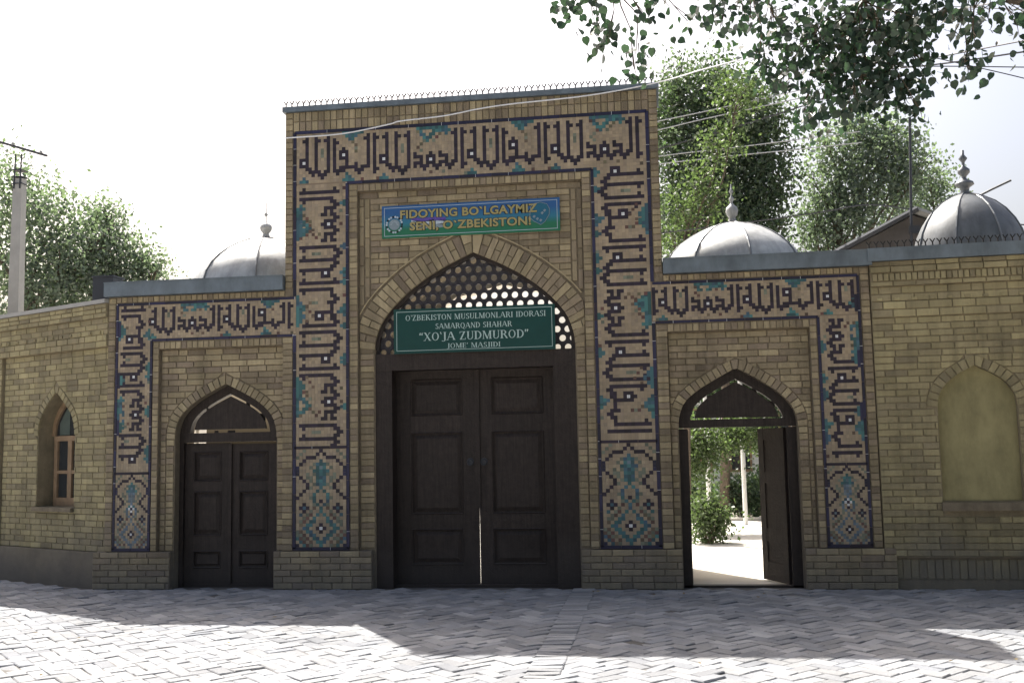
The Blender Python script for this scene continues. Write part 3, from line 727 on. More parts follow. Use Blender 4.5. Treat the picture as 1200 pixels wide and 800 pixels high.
for q in range(22):
    a = 2 * math.pi * q / 22; x, z = cx + .098 * math.cos(a), cz + .098 * math.sin(a); em.add([(x + .014 * math.cos(b), -.004 - .0001 * (q % 2), z + .014 * math.sin(b)) for b in np.linspace(0, 2 * math.pi, 7)[:-1]], [tuple(range(6))], 1 if q % 3 else 2)
for q in range(9):
    a = math.pi * q / 8; em.add([(cx + .03 * math.cos(a - .1), -.005, cz + .03 * math.sin(a - .1)), (cx + .07 * math.cos(a), -.005, cz + .07 * math.sin(a)), (cx + .03 * math.cos(a + .1), -.005, cz + .03 * math.sin(a + .1))], [(0, 1, 2)], 1)
wv = [(-.74, .06), (-.62, .03), (-.45, .045), (-.30, .03)]
for k, m in ((0, 3), (1, 1), (2, 0)):
    for (a, za), (b, zb_) in zip(wv[:-1], wv[1:]):
        em.add([(a, -.0015, za - .05 * k - .05), (b, -.0015, zb_ - .05 * k * .7 - .05), (b, -.0015, zb_ - .05 * k * .7), (a, -.0015, za - .05 * k)], [(0, 1, 2, 3)], m)
em.build('emblem', [SGRY, SWHI, SPIKE, SPUR], ban, kind='stuff')
mp = MB(); pts = [(.76, .10), (.80, .14), (.88, .155), (.96, .13), (.99, .07), (.985, .0), (.93, -.09), (.88, -.125), (.80, -.08), (.745, -.03), (.76, .10)]
mp.tube([(x, -.004, z) for x, z in pts], .0045, 4); mp.add([(x, -.0015, z) for x, z in pts[:-1]], [tuple(range(10))], 1)
for x, z in ((.84, -.05), (.88, -.07), (.90, .02), (.93, .05), (.80, -.02)): mp.add([(x - .02, -.003, z), (x, -.003, z - .02), (x + .02, -.003, z + .005), (x, -.003, z + .02)], [(0, 1, 2, 3)], 0)
mp.build('map_outline', [SGRY, MAPB], ban)

# ================================================================== SIDE PORTALS
ARCH_L = dense([(-3.81, 1.84), (-3.80, 1.965), (-3.745, 2.115), (-3.62, 2.25), (-3.45, 2.365), (-3.29, 2.45), (-3.14, 2.525), (-2.99, 2.45), (-2.83, 2.365), (-2.66, 2.25), (-2.535, 2.115), (-2.482, 1.965), (-2.472, 1.84)])
ARCH_R = dense([(2.470, 1.84), (2.482, 1.98), (2.545, 2.14), (2.67, 2.26), (2.833, 2.365), (2.995, 2.455), (3.155, 2.54), (3.315, 2.455), (3.48, 2.35), (3.64, 2.235), (3.765, 2.10), (3.825, 1.965), (3.835, 1.84)])
def side_portal(sx, arch, label, zdiv):
    t = thing('side_portal', label, 'portal', (0, 0, 0), 0, 'low side portals beside the tall one')
    m_ = lambda a, b: tuple(sorted((sx * a, sx * b)))
    xa, xb = arch[0][0], arch[-1][0]
    lo, hi = m_(2.347, 4.705)
    MB().slab([(lo, 0), (xa, 0)] + arch + [(xb, 0), (hi, 0), (hi, 3.84), (lo, 3.84)], .074, .60).build('wall_body', MORT, t)
    bk = MB(); a, b = m_(4.012, 4.705); bk.box((a, .010, ZB - .02), (b, .0735, 3.67)); a, b = m_(2.347, 4.012); bk.box((a, .010, 2.985), (b, .0735, 3.67)); a, b = m_(2.243, 2.372); bk.box((a, .0105, ZB - .02), (b, .0728, 2.985)) 
    bk.build('band_backing', MORT, t)
    jb = MB(); a, b = m_(XPI, XPO); jb.box((a, .006, ZB), (b, .0095, ZP)); a, b = m_(2.225, XPI); jb.box((a, .0055, ZPI), (b, .0095, ZP)); jb.build('tile_bed', JB, t)
    ms = Mason(t)
    a, b = m_(4.600, 4.703); ms.stack(a, b, ZB - .025, 3.66, -.003)
    a, b = m_(4.009, 4.092); ms.stack(a, b, ZB - .025, 3.08, 0.0)
    a, b = m_(2.240, 2.378); ms.stack(a, b, ZB - .025, 3.08, -.001)
    a, b = m_(2.378, 4.009); ms.soldier(a, b, 2.985, 3.08, 0.0, .075)
    a, b = m_(2.347, 4.600); ms.soldier(a, b, 3.595, 3.67, -.002, .072)
    fo, fi = m_(2.378, 4.0)
    rt_ = .112; hl = hole_of(offset(arch, rt_ + .004), 1.8)
    ms.field(fo, fi, ZB - .025, 2.975, .06, hole=hl, L=.235)
    ms.ring(arch, rt_, .055, .072, clampx=(fo, fi))
    # jambs below the springing
    zz = ZB - .025
    for (x0, x1) in ((xa - rt_, xa - .008), (xb + .008, xb + rt_)):
        x0, x1 = max(x0, fo), min(x1, fi)
        if x1 - x0 > .05: ms.stack(x0, x1, zz, 1.84, .058)
    # plinth beyond the door
    a, b = m_(3.84 if sx > 0 else 3.815, 4.84); ms.field(a, b, 0, ZB - .025, -.03)
    ms.finish()
    a2, b2 = m_(3.84 if sx > 0 else 3.815, 4.83); MB().box((a2, -.018, -.03), (b2, .3, ZB - .028)).build('plinth', MORT, t)
    T = Tiles(0.0); q = .466 / 14; drop = (4, 5, 6)
    if sx < 0:
        pc = .0355; T.band(band_rows('ACaABa', drop), 'H', lambda i: -4.10 + (i - 1) * pc, lambda r: ZP - r * q, pc, q, -1, 55)
        pz = .0370; T.band(band_rows('ACaABa', drop), 'L', lambda r: -XPO + r * q, lambda i: 1.643 + (i - 2) * pz, q, pz, -3, 54)
    else:
        pc = .0351; rows = band_rows('aACaABaA', drop); T.band([r for r in rows], 'H', lambda i: 2.37 + (i - 4) * pc, lambda r: ZP - r * q, pc, q, 0, 66)
        pz = .0372; T.band(band_rows('CaABa', drop), 'R', lambda r: XPO - r * q, lambda i: 2.868 - (i - 5) * pz, q, pz, -1, 45)
    T.border((sx * XPO, ZB), (sx * XPO, ZP), False, .030); T.border((sx * XPI, ZB), (sx * XPI, ZPI), False, .030)
    for z in (ZP, ZPI):
        a, b = m_(XO if z == ZP else 2.24, XPO if z == ZP else XPI); T.border((a, z), (b, z), True, .030)
    for z in (3.25, 2.6, 2.0):
        for k, (dx, hz) in enumerate(((.033, .10), (.066, .06), (.1, .02))):
            x0 = sx * XPO; xs_ = sorted((x0 - sx * (dx - .017), x0 - sx * (dx + .017))); T.mb.cell(xs_[0], z - hz, xs_[1], z + hz, -.0032, .01, 4 if k else 2)
    for z in (2.75, 2.2, 1.7):
        x0 = sx * XPI
        for dx, hz in ((.03, .075), (.06, .04)):
            xs_ = sorted((x0 + sx * (dx - .014), x0 + sx * (dx + .016))); T.mb.cell(xs_[0], z - hz, xs_[1], z + hz, -.0032, .01, 4)
    a, b = m_(XPI, XPO); tile_panel(T, a, b, zdiv, ZB, white=True, blue=True)
    T.finish(t)
    # woodwork: lining, tympanum with light slits, lintel
    fr = MB(); w0, w1 = (.055, .055) if sx < 0 else (.105, .115)
    Y0, Y1 = .20, .30
    fr.box((xa, Y0, -.01), (xa + w0, Y1, 1.84)); fr.box((xb - w1, Y0, -.01), (xb, Y1, 1.84)); fr.box((xa, Y0 - .005, 1.80 if sx < 0 else 1.85), (xb, Y1 + .01, 1.915 if sx < 0 else 1.945))
    cx = (xa + xb) / 2; zl = 1.93
    ins = [(cx + (x - cx) * .80, zl + (z - zl) * .80) for x, z in arch if z > zl - .02]; full = [(x, z) for x, z in arch if z > zl - .02]
    n = len(full); vs = [(x, Y0, z) for x, z in full] + [(x, Y0, z) for x, z in ins] + [(x, Y1, z) for x, z in ins]
    fr.add(vs, [(i, i + 1, n + i + 1, n + i) for i in range(n - 1)] + [(n + i, n + i + 1, 2 * n + i + 1, 2 * n + i) for i in range(n - 1)])
    fr.build('door_frame', WOOD, t)
    ty = MB(); k = .72; inn = [(cx + (x - cx) * k, zl + .022 + max(0, z - zl) * (k - .01)) for x, z in arch if z > zl]
    ty.slab(inn, Y0 + .01, Y0 + .04)
    for (bx, bz, w_, h) in ((cx - .30, 2.17, .07, .12), (cx + .22, 2.26, .05, .12), (cx + .4, 2.10, .10, .10), (cx, 1.93, .10, .03), (cx - .2, 1.93, .05, .03)):
        ty.box((bx - w_ / 2, Y0 + .045, bz - h / 2), (bx + w_ / 2, Y0 + .055, bz + h / 2))
    ty.build('tympanum', WOOD, t)
    if sx < 0:
        MB().box((xa, .24, -.012), (xb, .36, .03)).build('threshold', WOOD, t)
        P_ = [(.22, .42), (.62, 1.16), (1.30, 1.66)]
        wl = .60; door_leaf(t, wl, 1.775, [(.12, a, wl - .12, b) for a, b in P_], (xa + .055, .25, .012))
        MB().box((xa + .64, .235, .03), (xa + .68, .252, 1.78)).build('meeting_strip', WOOD, t)
        wl = .60; door_leaf(t, .615, 1.76, [(.12, a, .49, b) for a, b in P_], (xa + .6565, .262, .012), 0)
    else:
        wl = .575; P_ = [(.22, .46), (.62, 1.16), (1.30, 1.68)]
        door_leaf(t, wl, 1.82, [(.12, a, wl - .12, b) for a, b in P_], (3.728, .292, .012), R(180 - 65), t=.045)
        door_leaf(t, wl, 1.82, [(.12, a, wl - .12, b) for a, b in P_], (2.585, .36, .012), R(93), t=.045)
        MB().box((xa, .2, -.012), (xb, .32, .012)).build('threshold', WOOD, t)
    # sheet metal coping
    lo, hi = m_(2.35, 4.735)
    MB().box((lo, -.075, 3.675), (hi, .64, 3.845)).box((lo, -.085, 3.845), (hi, .65, 3.858)).build('coping', TRIM, t)
    return t
side_portal(-1, ARCH_L, 'low brick side portal with kufic mosaic and its dark double doors shut', 1.425)
side_portal(1, ARCH_R, 'low brick side portal with kufic mosaic and its door standing open to the garden', 1.40)

# passages behind the gates: cross walls and flat roofs that carry the domes
def rear(name, label, x0, x1, o0, o1, zo, ztop, y0=.72, y1=2.3, ar=None):
    t = thing(name, label, 'passage')
    cx = (o0 + o1) / 2; ar = ar or [(o0, 1.7), (o0 + .02, zo - .35), (cx - (cx - o0) * .5, zo - .12), (cx, zo), (cx + (cx - o0) * .5, zo - .12), (o1 - .02, zo - .35), (o1, 1.7)]
    MB().slab([(x0, 0), (o0, 0)] + ar + [(o1, 0), (x1, 0), (x1, ztop - .12), (x0, ztop - .12)], y1 - .25, y1).build('rear_wall', PLAST, t)
    MB().box((x0, y0, 0), (x0 + .2, y1 - .26, ztop - .13)).build('side_wall', PLAST, t); MB().box((x1 - .2, y0, 0), (x1, y1 - .26, ztop - .13)).build('side_wall', PLAST, t)
    MB().box((x0 - .02, y0 - .015, ztop - .12), (x1 + .02, y1 + .06, ztop)).build('roof', TRIM, t)
    return t
rear('gate_passage', 'plastered passage behind the big gate seen through its lattice', -2.2, 2.2, -1.15, 1.75, 3.70, 4.45, y1=1.75, ar=[(-1.15, 3.05), (-.92, 3.42), (-.45, 3.72), (.2, 3.87), (.9, 3.72), (1.42, 3.42), (1.75, 3.05)])
rear('gate_passage', 'plastered passage behind the shut side doors carrying the left dome', -4.65, -2.25, -4.42, -2.55, 2.95, 3.86, .62)
rear('gate_passage', 'plastered passage behind the open side door leading to the garden', 2.25, 4.6, 2.42, 4.3, 2.7, 3.86, .62)

# ------------------------------------------------------------------ domes
def dome(label, c, r, h, base, prof, fin, fs=1.0, rot=0, dark=0):
    t = thing('dome', label, 'dome', (c[0], c[1], base), rot, 'sheet metal domes behind the gate walls')
    n = 8; pr = [(r * a, h * b) for a, b in prof]
    MB().lathe([(r * 1.0, -.12), (r * 1.03, -.12), (r * 1.03, .0), (r * .98, .004)], 24).build('drum', SEAM, t)
    for g in range(n):
        mb = MB(); a0 = 2 * math.pi * g / n; st = 5; o = 0
        vs = []
        for rr, zz in pr:
            for q in range(st + 1):
                a = a0 + 2 * math.pi / n * q / st; bul = 1 - .035 * abs(2 * q / st - 1) ** 2 * 0 - .03 * (1 - abs(2 * q / st - 1)) 
                vs.append((rr * bul * math.cos(a), rr * bul * math.sin(a), zz + .004 * math.sin(q * 2 + g * 3 + zz * 20)))
        fs_ = [(i * (st + 1) + q, i * (st + 1) + q + 1, (i + 1) * (st + 1) + q + 1, (i + 1) * (st + 1) + q) for i in range(len(pr) - 1) for q in range(st)]
        mb.add(vs, fs_); mb.build('gore', GALVD if dark else GALV, t, smooth=True)
        MB().tube([(rr * 1.005 * math.cos(a0), rr * 1.005 * math.sin(a0), zz) for rr, zz in pr], .013, 5).build('seam', SEAM, t)
    fm = MB(); fm.lathe([(a * fs, h + b * fs - .02) for a, b in fin], 14); fm.build('finial', GALV if not dark else SEAM, t, smooth=True)
    return t
P1 = [(1, 0), (.985, .12), (.94, .28), (.86, .44), (.75, .58), (.61, .71), (.46, .82), (.30, .91), (.14, .97), (.05, 1)]
FIN = [(.05, 0), (.055, .06), (.04, .08), (.075, .13), (.088, .18), (.075, .23), (.03, .27), (.015, .30), (.035, .34), (.035, .36), (.012, .39), (.012, .43), (.03, .46), (.012, .49), (.006, .56), (0, .57)]
FIN1 = [(.05, 0), (.055, .06), (.04, .08), (.08, .13), (.09, .17), (.08, .21), (.03, .24), (.008, .26), (.008, .34), (.03, .37), (.008, .40), (.006, .54), (0, .55)]
FIN3 = [(.07, 0), (.05, .06), (.06, .10), (.12, .14), (.11, .17), (.03, .22), (.03, .25), (.075, .30), (.075, .34), (.02, .39), (.02, .44), (.055, .49), (.02, .54), (.02, .60), (0, .60)]
dome('low grey metal dome with a thin finial left of the tall portal', (-3.17, 1.45), 1.03, .80, 3.87, P1, FIN1, .95, .25)
dome('wide pale metal dome standing in front of the leafy trees', (3.30, 1.45), .93, .70, 3.87, P1, FIN, .95, .15)
P3 = [(1, 0), (1.0, .12), (.97, .26), (.91, .42), (.81, .58), (.67, .73), (.50, .85), (.30, .94), (.13, .99), (.05, 1)]
dome('steep dark metal dome with a tall knobbed finial above the niche wall', (6.30, 1.6), .70, .94, 3.89, P3, FIN3, 1.0, .30, 1)

# ================================================================== RIGHT WALL WITH BLIND NICHE
rw = thing('niche_wall', 'yellow brick wall with a blank plastered niche right of the gate', 'wall', (4.712, -.01, 0), R(-3.5))
WR = 4.3
na = dense([(.655, 2.02), (.675, 2.15), (.755, 2.28), (.885, 2.385), (1.075, 2.485), (1.265, 2.385), (1.395, 2.28), (1.475, 2.15), (1.495, 2.02)])
MB().slab([(0, -.02), (WR, -.02), (WR, 3.76), (0, 3.76), (0, .97), (.655, .97)] + na + [(1.495, .97), (1.4951, .9695), (0, .9695)], .052, .45).build('wall_body', MORTL, rw) if False else None
b_ = MB(); b_.slab([(0, .97), (.655, .97)] + na + [(1.495, .97), (WR, .97), (WR, 3.80), (0, 3.80)], .012, .45); b_.box((0, .0125, .345), (WR, .45, .9695)); b_.box((0, .046, -.03), (WR, .45, .3445)); b_.build('wall_body', MORTL, rw)
MB().slab([(.60, .90), (.60, 2.6), (1.55, 2.6), (1.55, .90)], .07, .1).build('niche_plaster', NICHE, rw)
MB().box((0, -.018, 3.425), (WR, .0118, 3.71)).box((0, -.008, 3.065), (WR, .0117, 3.243)).build('cornice_bed', MORTL, rw)
ms = Mason(rw, BRICKL); nh = hole_of(offset(na, .118), 2.02)
ms.field(0.0, WR, .36, .80, 0)
ms.field(0, WR, .80, 3.06, 0, hole=lambda z: (.655 - .004, 1.495 + .004) if z < 2.0 else nh(z))
ms.ring(na, .113, -.002, .075)
ms.soldier(.02, WR, .10, .33, .037, .085)
ms.field(0, WR, 3.06, 3.245, -.022, L=.25)
ms.field(0.0, WR, 3.245, 3.42, -.001, L=.25); ms.soldier(.02, WR, 3.478, 3.572, -.040, .062); ms.field(0, WR, 3.575, 3.65, -.050); ms.field(0, WR, 3.65, 3.71, -.036)
ms.field(0.0, WR, 3.42, 3.475, -.034, L=.25, H=.055)
x = .06
while x < WR:
    ms.rect(x, 3.25, x + .07, 3.295, -.016); x += .19
ms.finish()
MB().box((.655 - .02, -.045, .865), (1.495 + .6, .07, .955)).build('niche_sill', MORT, rw)
MB().box((-.02, -.085, 3.712), (WR, .48, 3.862)).build('coping', TRIM, rw)
sp = MB(); spikes(sp, .0, WR, 3.862, -.07); sp.build('spike_strip', SPIKE, rw, kind='stuff')

# ================================================================== LEFT ANGLED WALL WITH WINDOW
lw = thing('window_wall', 'buff brick wall with an arched window angling back on the left', 'wall', (-4.712, 0, 0), R(180 + 154 - 360 + 180 - 180))
lw.rotation_euler = (0, 0, R(-26) + 0)
# local x runs toward the portal: wall spans x from -4.2 to 0
WL = -8.6
wa = dense([(-1.585, 1.93), (-1.575, 2.06), (-1.515, 2.20), (-1.40, 2.34), (-1.185, 2.52), (-.97, 2.34), (-.83, 2.20), (-.765, 2.06), (-.745, 1.93)])
b_ = MB(); b_.slab([(WL, .985), (-1.59, .985)] + wa + [(-.74, .985), (0, .985), (0, 3.62), (WL, 3.62)], .062, .50); b_.box((WL, .0625, -.03), (0, .50, .9848)); b_.box((WL, .012, 3.05), (0, .061, 3.62)); b_.box((-2.615, .013, .44), (-2.445, .0615, 3.049)); b_.box((WL, .013, .44), (-2.62, .0613, 3.048)) if False else None; b_.build('wall_body', MORTL, lw)
MB().box((WL, -.018, 3.425), (0, .0118, 3.604)).box((WL, -.004, 3.045), (0, .0117, 3.198)).build('cornice_bed', MORTL, lw)
ms = Mason(lw, BRICKL); wh = hole_of(offset(wa, .10), 1.93)
ms.field(-2.44, 0, .44, .985, .05)
ms.field(-2.44, 0, .985, 3.04, .05, hole=lambda z: (-1.59, -.74) if z < 1.93 else wh(z))
ms.ring(wa, .095, .046, .08)
ms.field(WL, -2.62, .44, 3.04, .05); ms.stack(-2.62, -2.44, .44, 3.04, 0)
ms.field(WL, 0, 3.04, 3.12, -.018); ms.field(WL, 0, 3.12, 3.20, -.020)
ms.field(WL, 0, 3.20, 3.42, .001, H=.073); ms.field(WL, 0, 3.42, 3.60, -.036, H=.06)
x = WL
while x < -.1: ms.rect(x, 3.215, x + .06, 3.26, -.014); x += .21
ms.finish()
MB().box((WL, -.03, -.03), (0, .045, .44)).build('plinth', PLINTH, lw)
# sloping cap
MB().box((WL, -.055, 3.605), (.0, .52, 3.655)).build('coping', CONC, lw)
MB().box((-1.62, .0, .93), (-.72, .10, .984)).build('window_sill', MORT, lw)
wf = MB(); Y0, Y1 = .26, .31
wf.box((-1.53, Y0, .985), (-1.455, Y1, 1.93)); wf.box((-.87, Y0, .985), (-.79, Y1, 1.93)); wf.box((-1.53, Y0 - .003, 1.86), (-.79, Y1 + .003, 1.93)); wf.box((-1.455, Y0 + .002, .985), (-.87, Y1 - .002, 1.10)); wf.box((-1.215, Y0 + .001, 1.10), (-1.125, Y1 - .001, 1.86))
wf.box((-1.455, Y0 + .004, 1.42), (-1.215, Y1 - .01, 1.465)); wf.box((-1.125, Y0 + .004, 1.42), (-.87, Y1 - .01, 1.465))
cx = -1.165; n = len(wa); io = [(cx + (x - cx) * .84, 1.93 + (z - 1.93) * .84) for x, z in wa]
wf.add([(x, Y0, z) for x, z in wa] + [(x, Y0, z) for x, z in io] + [(x, Y1, z) for x, z in io], [(i, i + 1, n + i + 1, n + i) for i in range(n - 1)] + [(n + i, n + i + 1, 2 * n + i + 1, 2 * n + i) for i in range(n - 1)])
win = wf.build('window_frame', WOODL, lw)
for a, b in (((-1.455, 1.10), (-1.215, 1.42)), ((-1.455, 1.465), (-1.215, 1.86)), ((-1.125, 1.10), (-.87, 1.42)), ((-1.125, 1.465), (-.87, 1.86))):
    MB().box((a[0], Y1 - .02, a[1]), (b[0], Y1 - .012, b[1])).build('pane', GLASS, win)
MB().slab(io, Y1 - .02, Y1 - .012).build('pane', GLASS, win)
MB().slab([(-1.45, 1.94), (-1.22, 1.94), (-1.22, 2.36), (-1.33, 2.25), (-1.45, 2.1)], Y1 - .024, Y1 - .021).build('curtain', CURT, win)
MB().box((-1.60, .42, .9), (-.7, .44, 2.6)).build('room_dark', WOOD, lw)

# square flue pipe on the wall corner
fl = MB(); pA = at(113, 352, .3); pB = at(140, 320, .3)
fl.box((pA.x, .2, 3.60), (pB.x - .03, .46, 3.98)); fl.box((pA.x - .015, .185, 3.98), (pB.x - .015, .475, 4.0))
tag(fl.build('flue_box', IRON), 'small dark square flue box standing on the wall corner left of the shut doors', 'flue')

# ================================================================== POLES, WIRES, ROOFS
pole = thing('utility_pole', 'tapered concrete utility pole with iron crossarm behind the left wall', 'pole', (at(17, 370, 3.6).x, 3.6, 0))
x0 = pole.location.x; ztop = at(24, 182, 3.6).z
xt = at(23, 215, 3.6).x - x0
MB().add([(-.13 + 0, -.10, -.1), (.13, -.10, -.1), (.13, .10, -.1), (-.13, .10, -.1), (xt - .075, -.07, ztop - .42), (xt + .085, -.07, ztop - .42), (xt + .085, .07, ztop - .42), (xt - .075, .07, ztop - .42)],
         [(0, 1, 5, 4), (1, 2, 6, 5), (2, 3, 7, 6), (3, 0, 4, 7), (4, 5, 6, 7)]).build('post', CONC, pole)
q = MB()
for dx in (-.055, .055): q.tube([(xt + dx, -.08, ztop - .60), (xt + dx + .02, -.08, ztop)], .013, 5)
for dz in (.28, .40, .52): q.box((xt - .085, -.09, ztop - dz), (xt + .095, .09, ztop - dz + .014))
q.build('bracket', IRON, pole)
a, b = at(-14, 163, 3.55), at(58, 184, 3.55)
MB().tube([(a.x - x0, -.12, a.z), (b.x - x0, -.12, b.z)], .022, 5).build('crossarm', IRON, pole)
q = MB()
for u in (.1, .45, .9): c_ = a.lerp(b, u); q.lathe([(.01, c_.z), (.03, c_.z + .01), (.03, c_.z + .03), (.012, c_.z + .06), (0, c_.z + .065)], 8, 0, (c_.x - x0, -.12))
q.build('insulator', CONC, pole)

def wire(label, pts, r=.006, m=DCABLE, sag=.0, grp='overhead wires'):
    P = [at(*q_) for q_ in pts]; out = []
    for i in range(len(P) - 1):
        p0 = P[i - 1] if i else P[0] * 2 - P[1]; p3 = P[i + 2] if i + 2 < len(P) else P[-1] * 2 - P[-2]
        for k in range(8):
            u = k / 8; out.append(.5 * (2 * P[i] + (P[i + 1] - p0) * u + (2 * p0 - 5 * P[i] + 4 * P[i + 1] - p3) * u * u + (-p0 + 3 * P[i] - 3 * P[i + 1] + p3) * u ** 3))
    out.append(P[-1])
    return tag(MB().tube(out, r, 5).build('wire', m), label, 'wire', grp)
wire('pale cable sagging across the top of the tall portal and up to the right', [(334, 162, -.05), (400, 157, -.05), (455, 146, -.05), (470, 142, -.05), (520, 136, -.05), (560, 128, -.06), (600, 122, -.06), (690, 112, -.07), (770, 97, -.1), (830, 80, -.6), (920, 57, -1.2), (1020, 33, -1.8), (1100, 15, -2.3), (1260, -12, -3)], .0085, PCABLE)
wire('topmost thin wire behind the trees right of the portal', [(700, 158, 9), (772, 142, 9), (829, 130, 9), (1000, 92, 9)], .012, CABLE)
wire('second thin wire behind the portal running up to the right', [(700, 168, 9.2), (773, 152, 9.2), (841, 136, 9.2), (1010, 100, 9.2)], .012, CABLE)
wire('dark wire crossing the tree gap above the wide dome', [(700, 190, 7), (774, 174, 7), (917, 132, 7), (980, 110, 7)], .014, DCABLE)
wire('pale wire just above the pair of lower wires', [(700, 196, 8), (774, 183, 8), (860, 173, 8), (940, 163, 8), (1010, 154, 8)], .011, CABLE)
wire('lowest of the pale parallel wires right of the portal', [(700, 203, 8.3), (775, 192, 8.3), (855, 183, 8.3), (936, 175, 8.3), (1010, 167, 8.3)], .011, CABLE)
wire('slack dark cable from the wide dome to the gable roof', [(700, 280, 5), (776, 273, 5), (880, 260, 5), (960, 249, 5), (1015, 240, 5.2), (1065, 245, 5.5), (1095, 250, 5.5), (1180, 262, 5.5), (1300, 268, 5.5)], .012, DCABLE)
wire('wire sloping up from the near leaves to the right edge', [(1000, 85, 4), (1100, 67, 3), (1200, 48, 2), (1300, 30, 1)], .010, DCABLE)
wire('thick wire crossing the lower leaf cluster at the right edge', [(1000, 84, 4), (1095, 76, 3.5), (1200, 61, 3), (1300, 46, 3)], .013, DCABLE)
wire('level wire ending at the right edge under the thick one', [(1040, 78, 4), (1120, 78, 4), (1200, 79, 4), (1300, 80, 4)], .009, DCABLE)
wire('wire dropping to the right edge from the leaf cluster', [(1060, 60, 3), (1140, 78, 3), (1200, 92, 3), (1300, 118, 3)], .008, DCABLE)
wire('thin high wire across the near leaves at the top right', [(940, -5, 0), (985, 0, 0), (1100, 7, 0), (1200, 12, 0), (1300, 17, 0)], .006, CABLE)
wire('drooping wire from the far left crossarm over the trees', [(-40, 158, 3.6), (30, 186, 5), (120, 218, 9), (250, 236, 18), (330, 240, 24)], .008, CABLE)

a, b = at(1066, 138, 4.6), at(1067, 268, 4.6)
mast = thing('antenna_mast', 'thin vertical mast rising from the gable roof into the leaves', 'mast', (b.x, b.y, b.z - .3))
MB().tube([(0, 0, 0), (a.x - b.x, 0, a.z - b.z + .3)], .022, 8).build('rod', IRON, mast); MB().box((-.02, -.05, .22), (.14, .04, .34)).build('bracket_box', IRON, mast)
a, b = at(1140, 233, 3.4), at(1185, 211, 3.2)
tag(MB().tube([a, a.lerp(b, .5) + Vector((0, 0, .005)), b], .018, 6).build('iron_rod', IRON), 'slanting iron rod poking up behind the steep dark dome', 'rod')

hs = thing('outbuilding', 'dark outbuilding with a low gable roof behind the niche wall', 'building', (0, 5, 0))
a, t_, b = at(958, 306, 5), at(1070, 246, 5), at(1225, 300, 5)
MB().slab([(a.x + .15, 0), (b.x, 0), (b.x, b.z - .1), (t_.x, t_.z - .09), (a.x + .15, a.z + .0)], .0, 3.5).build('wall', ROOFT, hs)
rf = MB(); th = .05
for p0, p1 in ((a, t_), (t_, b)):
    rf.add([(p0.x, -.25, p0.z), (p1.x, -.25, p1.z), (p1.x, 3.7, p1.z), (p0.x, 3.7, p0.z), (p0.x, -.25, p0.z - th), (p1.x, -.25, p1.z - th), (p1.x, 3.7, p1.z - th), (p0.x, 3.7, p0.z - th)], [(0, 1, 2, 3), (7, 6, 5, 4), (0, 4, 5, 1), (1, 5, 6, 2), (2, 6, 7, 3), (3, 7, 4, 0)])
rf.build('roof', GALV, hs)
MB().tube([(a.x, -.26, a.z - .04), (t_.x, -.26, t_.z - .04)], .05, 6).build('verge', IRON, hs)

# ================================================================== VEGETATION
rng = np.random.default_rng(4)
def leaf_mesh(name, centers, radii, n, size, m, parent, flat=.6, shape='rhomb', droop=.0, gap=.35, kind=None):
    """n leaves scattered through the clumps, clump weight by volume; leaves cluster on little sprays"""
    centers = np.array(centers, float); radii = np.array(radii, float)
    if radii.ndim == 1: radii = np.repeat(radii[:, None], 3, 1)
    w_ = radii.prod(1) ** .75; w_ /= w_.sum(); ns = max(1, n // 14)
    ci = rng.choice(len(centers), ns, p=w_); d = rng.normal(size=(ns, 3)); d /= np.linalg.norm(d, axis=1)[:, None]
    rr = rng.uniform(gap, 1, ns) ** .6
    sprays = centers[ci] + d * radii[ci] * rr[:, None]
    k = np.repeat(np.arange(ns), 14); N_ = len(k)
    off = rng.normal(size=(N_, 3)) * (radii[ci].mean() * .16 + size * 1.3); off[:, 2] -= droop * np.abs(rng.normal(size=N_))
    P = sprays[k] + off
    a = rng.normal(size=(N_, 3)); a[:, 2] -= .5; a /= np.linalg.norm(a, axis=1)[:, None]
    b = np.cross(a, rng.normal(size=(N_, 3))); b /= np.linalg.norm(b, axis=1)[:, None]
    s_ = size * rng.uniform(.6, 1.35, N_)[:, None]
    if shape == 'rhomb':
        loc = [(-.5, 0), (0, .32), (.5, 0), (0, -.32)]
    else:
        loc = [(-.45, 0), (-.36, .30), (-.05, .42), (.28, .24), (.58, 0), (.28, -.24), (-.05, -.42), (-.36, -.30)]
    nv = len(loc); c3 = np.cross(a, b)
    V = np.stack([P + s_ * (u * a + v * b + .12 * abs(v) * c3) for u, v in loc], 1).reshape(-1, 3)
    me = bpy.data.meshes.new(name); me.vertices.add(len(V)); me.vertices.foreach_set('co', V.ravel())
    me.loops.add(N_ * nv); me.loops.foreach_set('vertex_index', np.arange(N_ * nv)); me.polygons.add(N_)
    me.polygons.foreach_set('loop_start', np.arange(N_) * nv); me.polygons.foreach_set('loop_total', np.full(N_, nv))
    me.materials.append(m); me.update(); o = bpy.data.objects.new(name, me); C.objects.link(o); o.parent = parent
    if kind: o['kind'] = kind
    return o
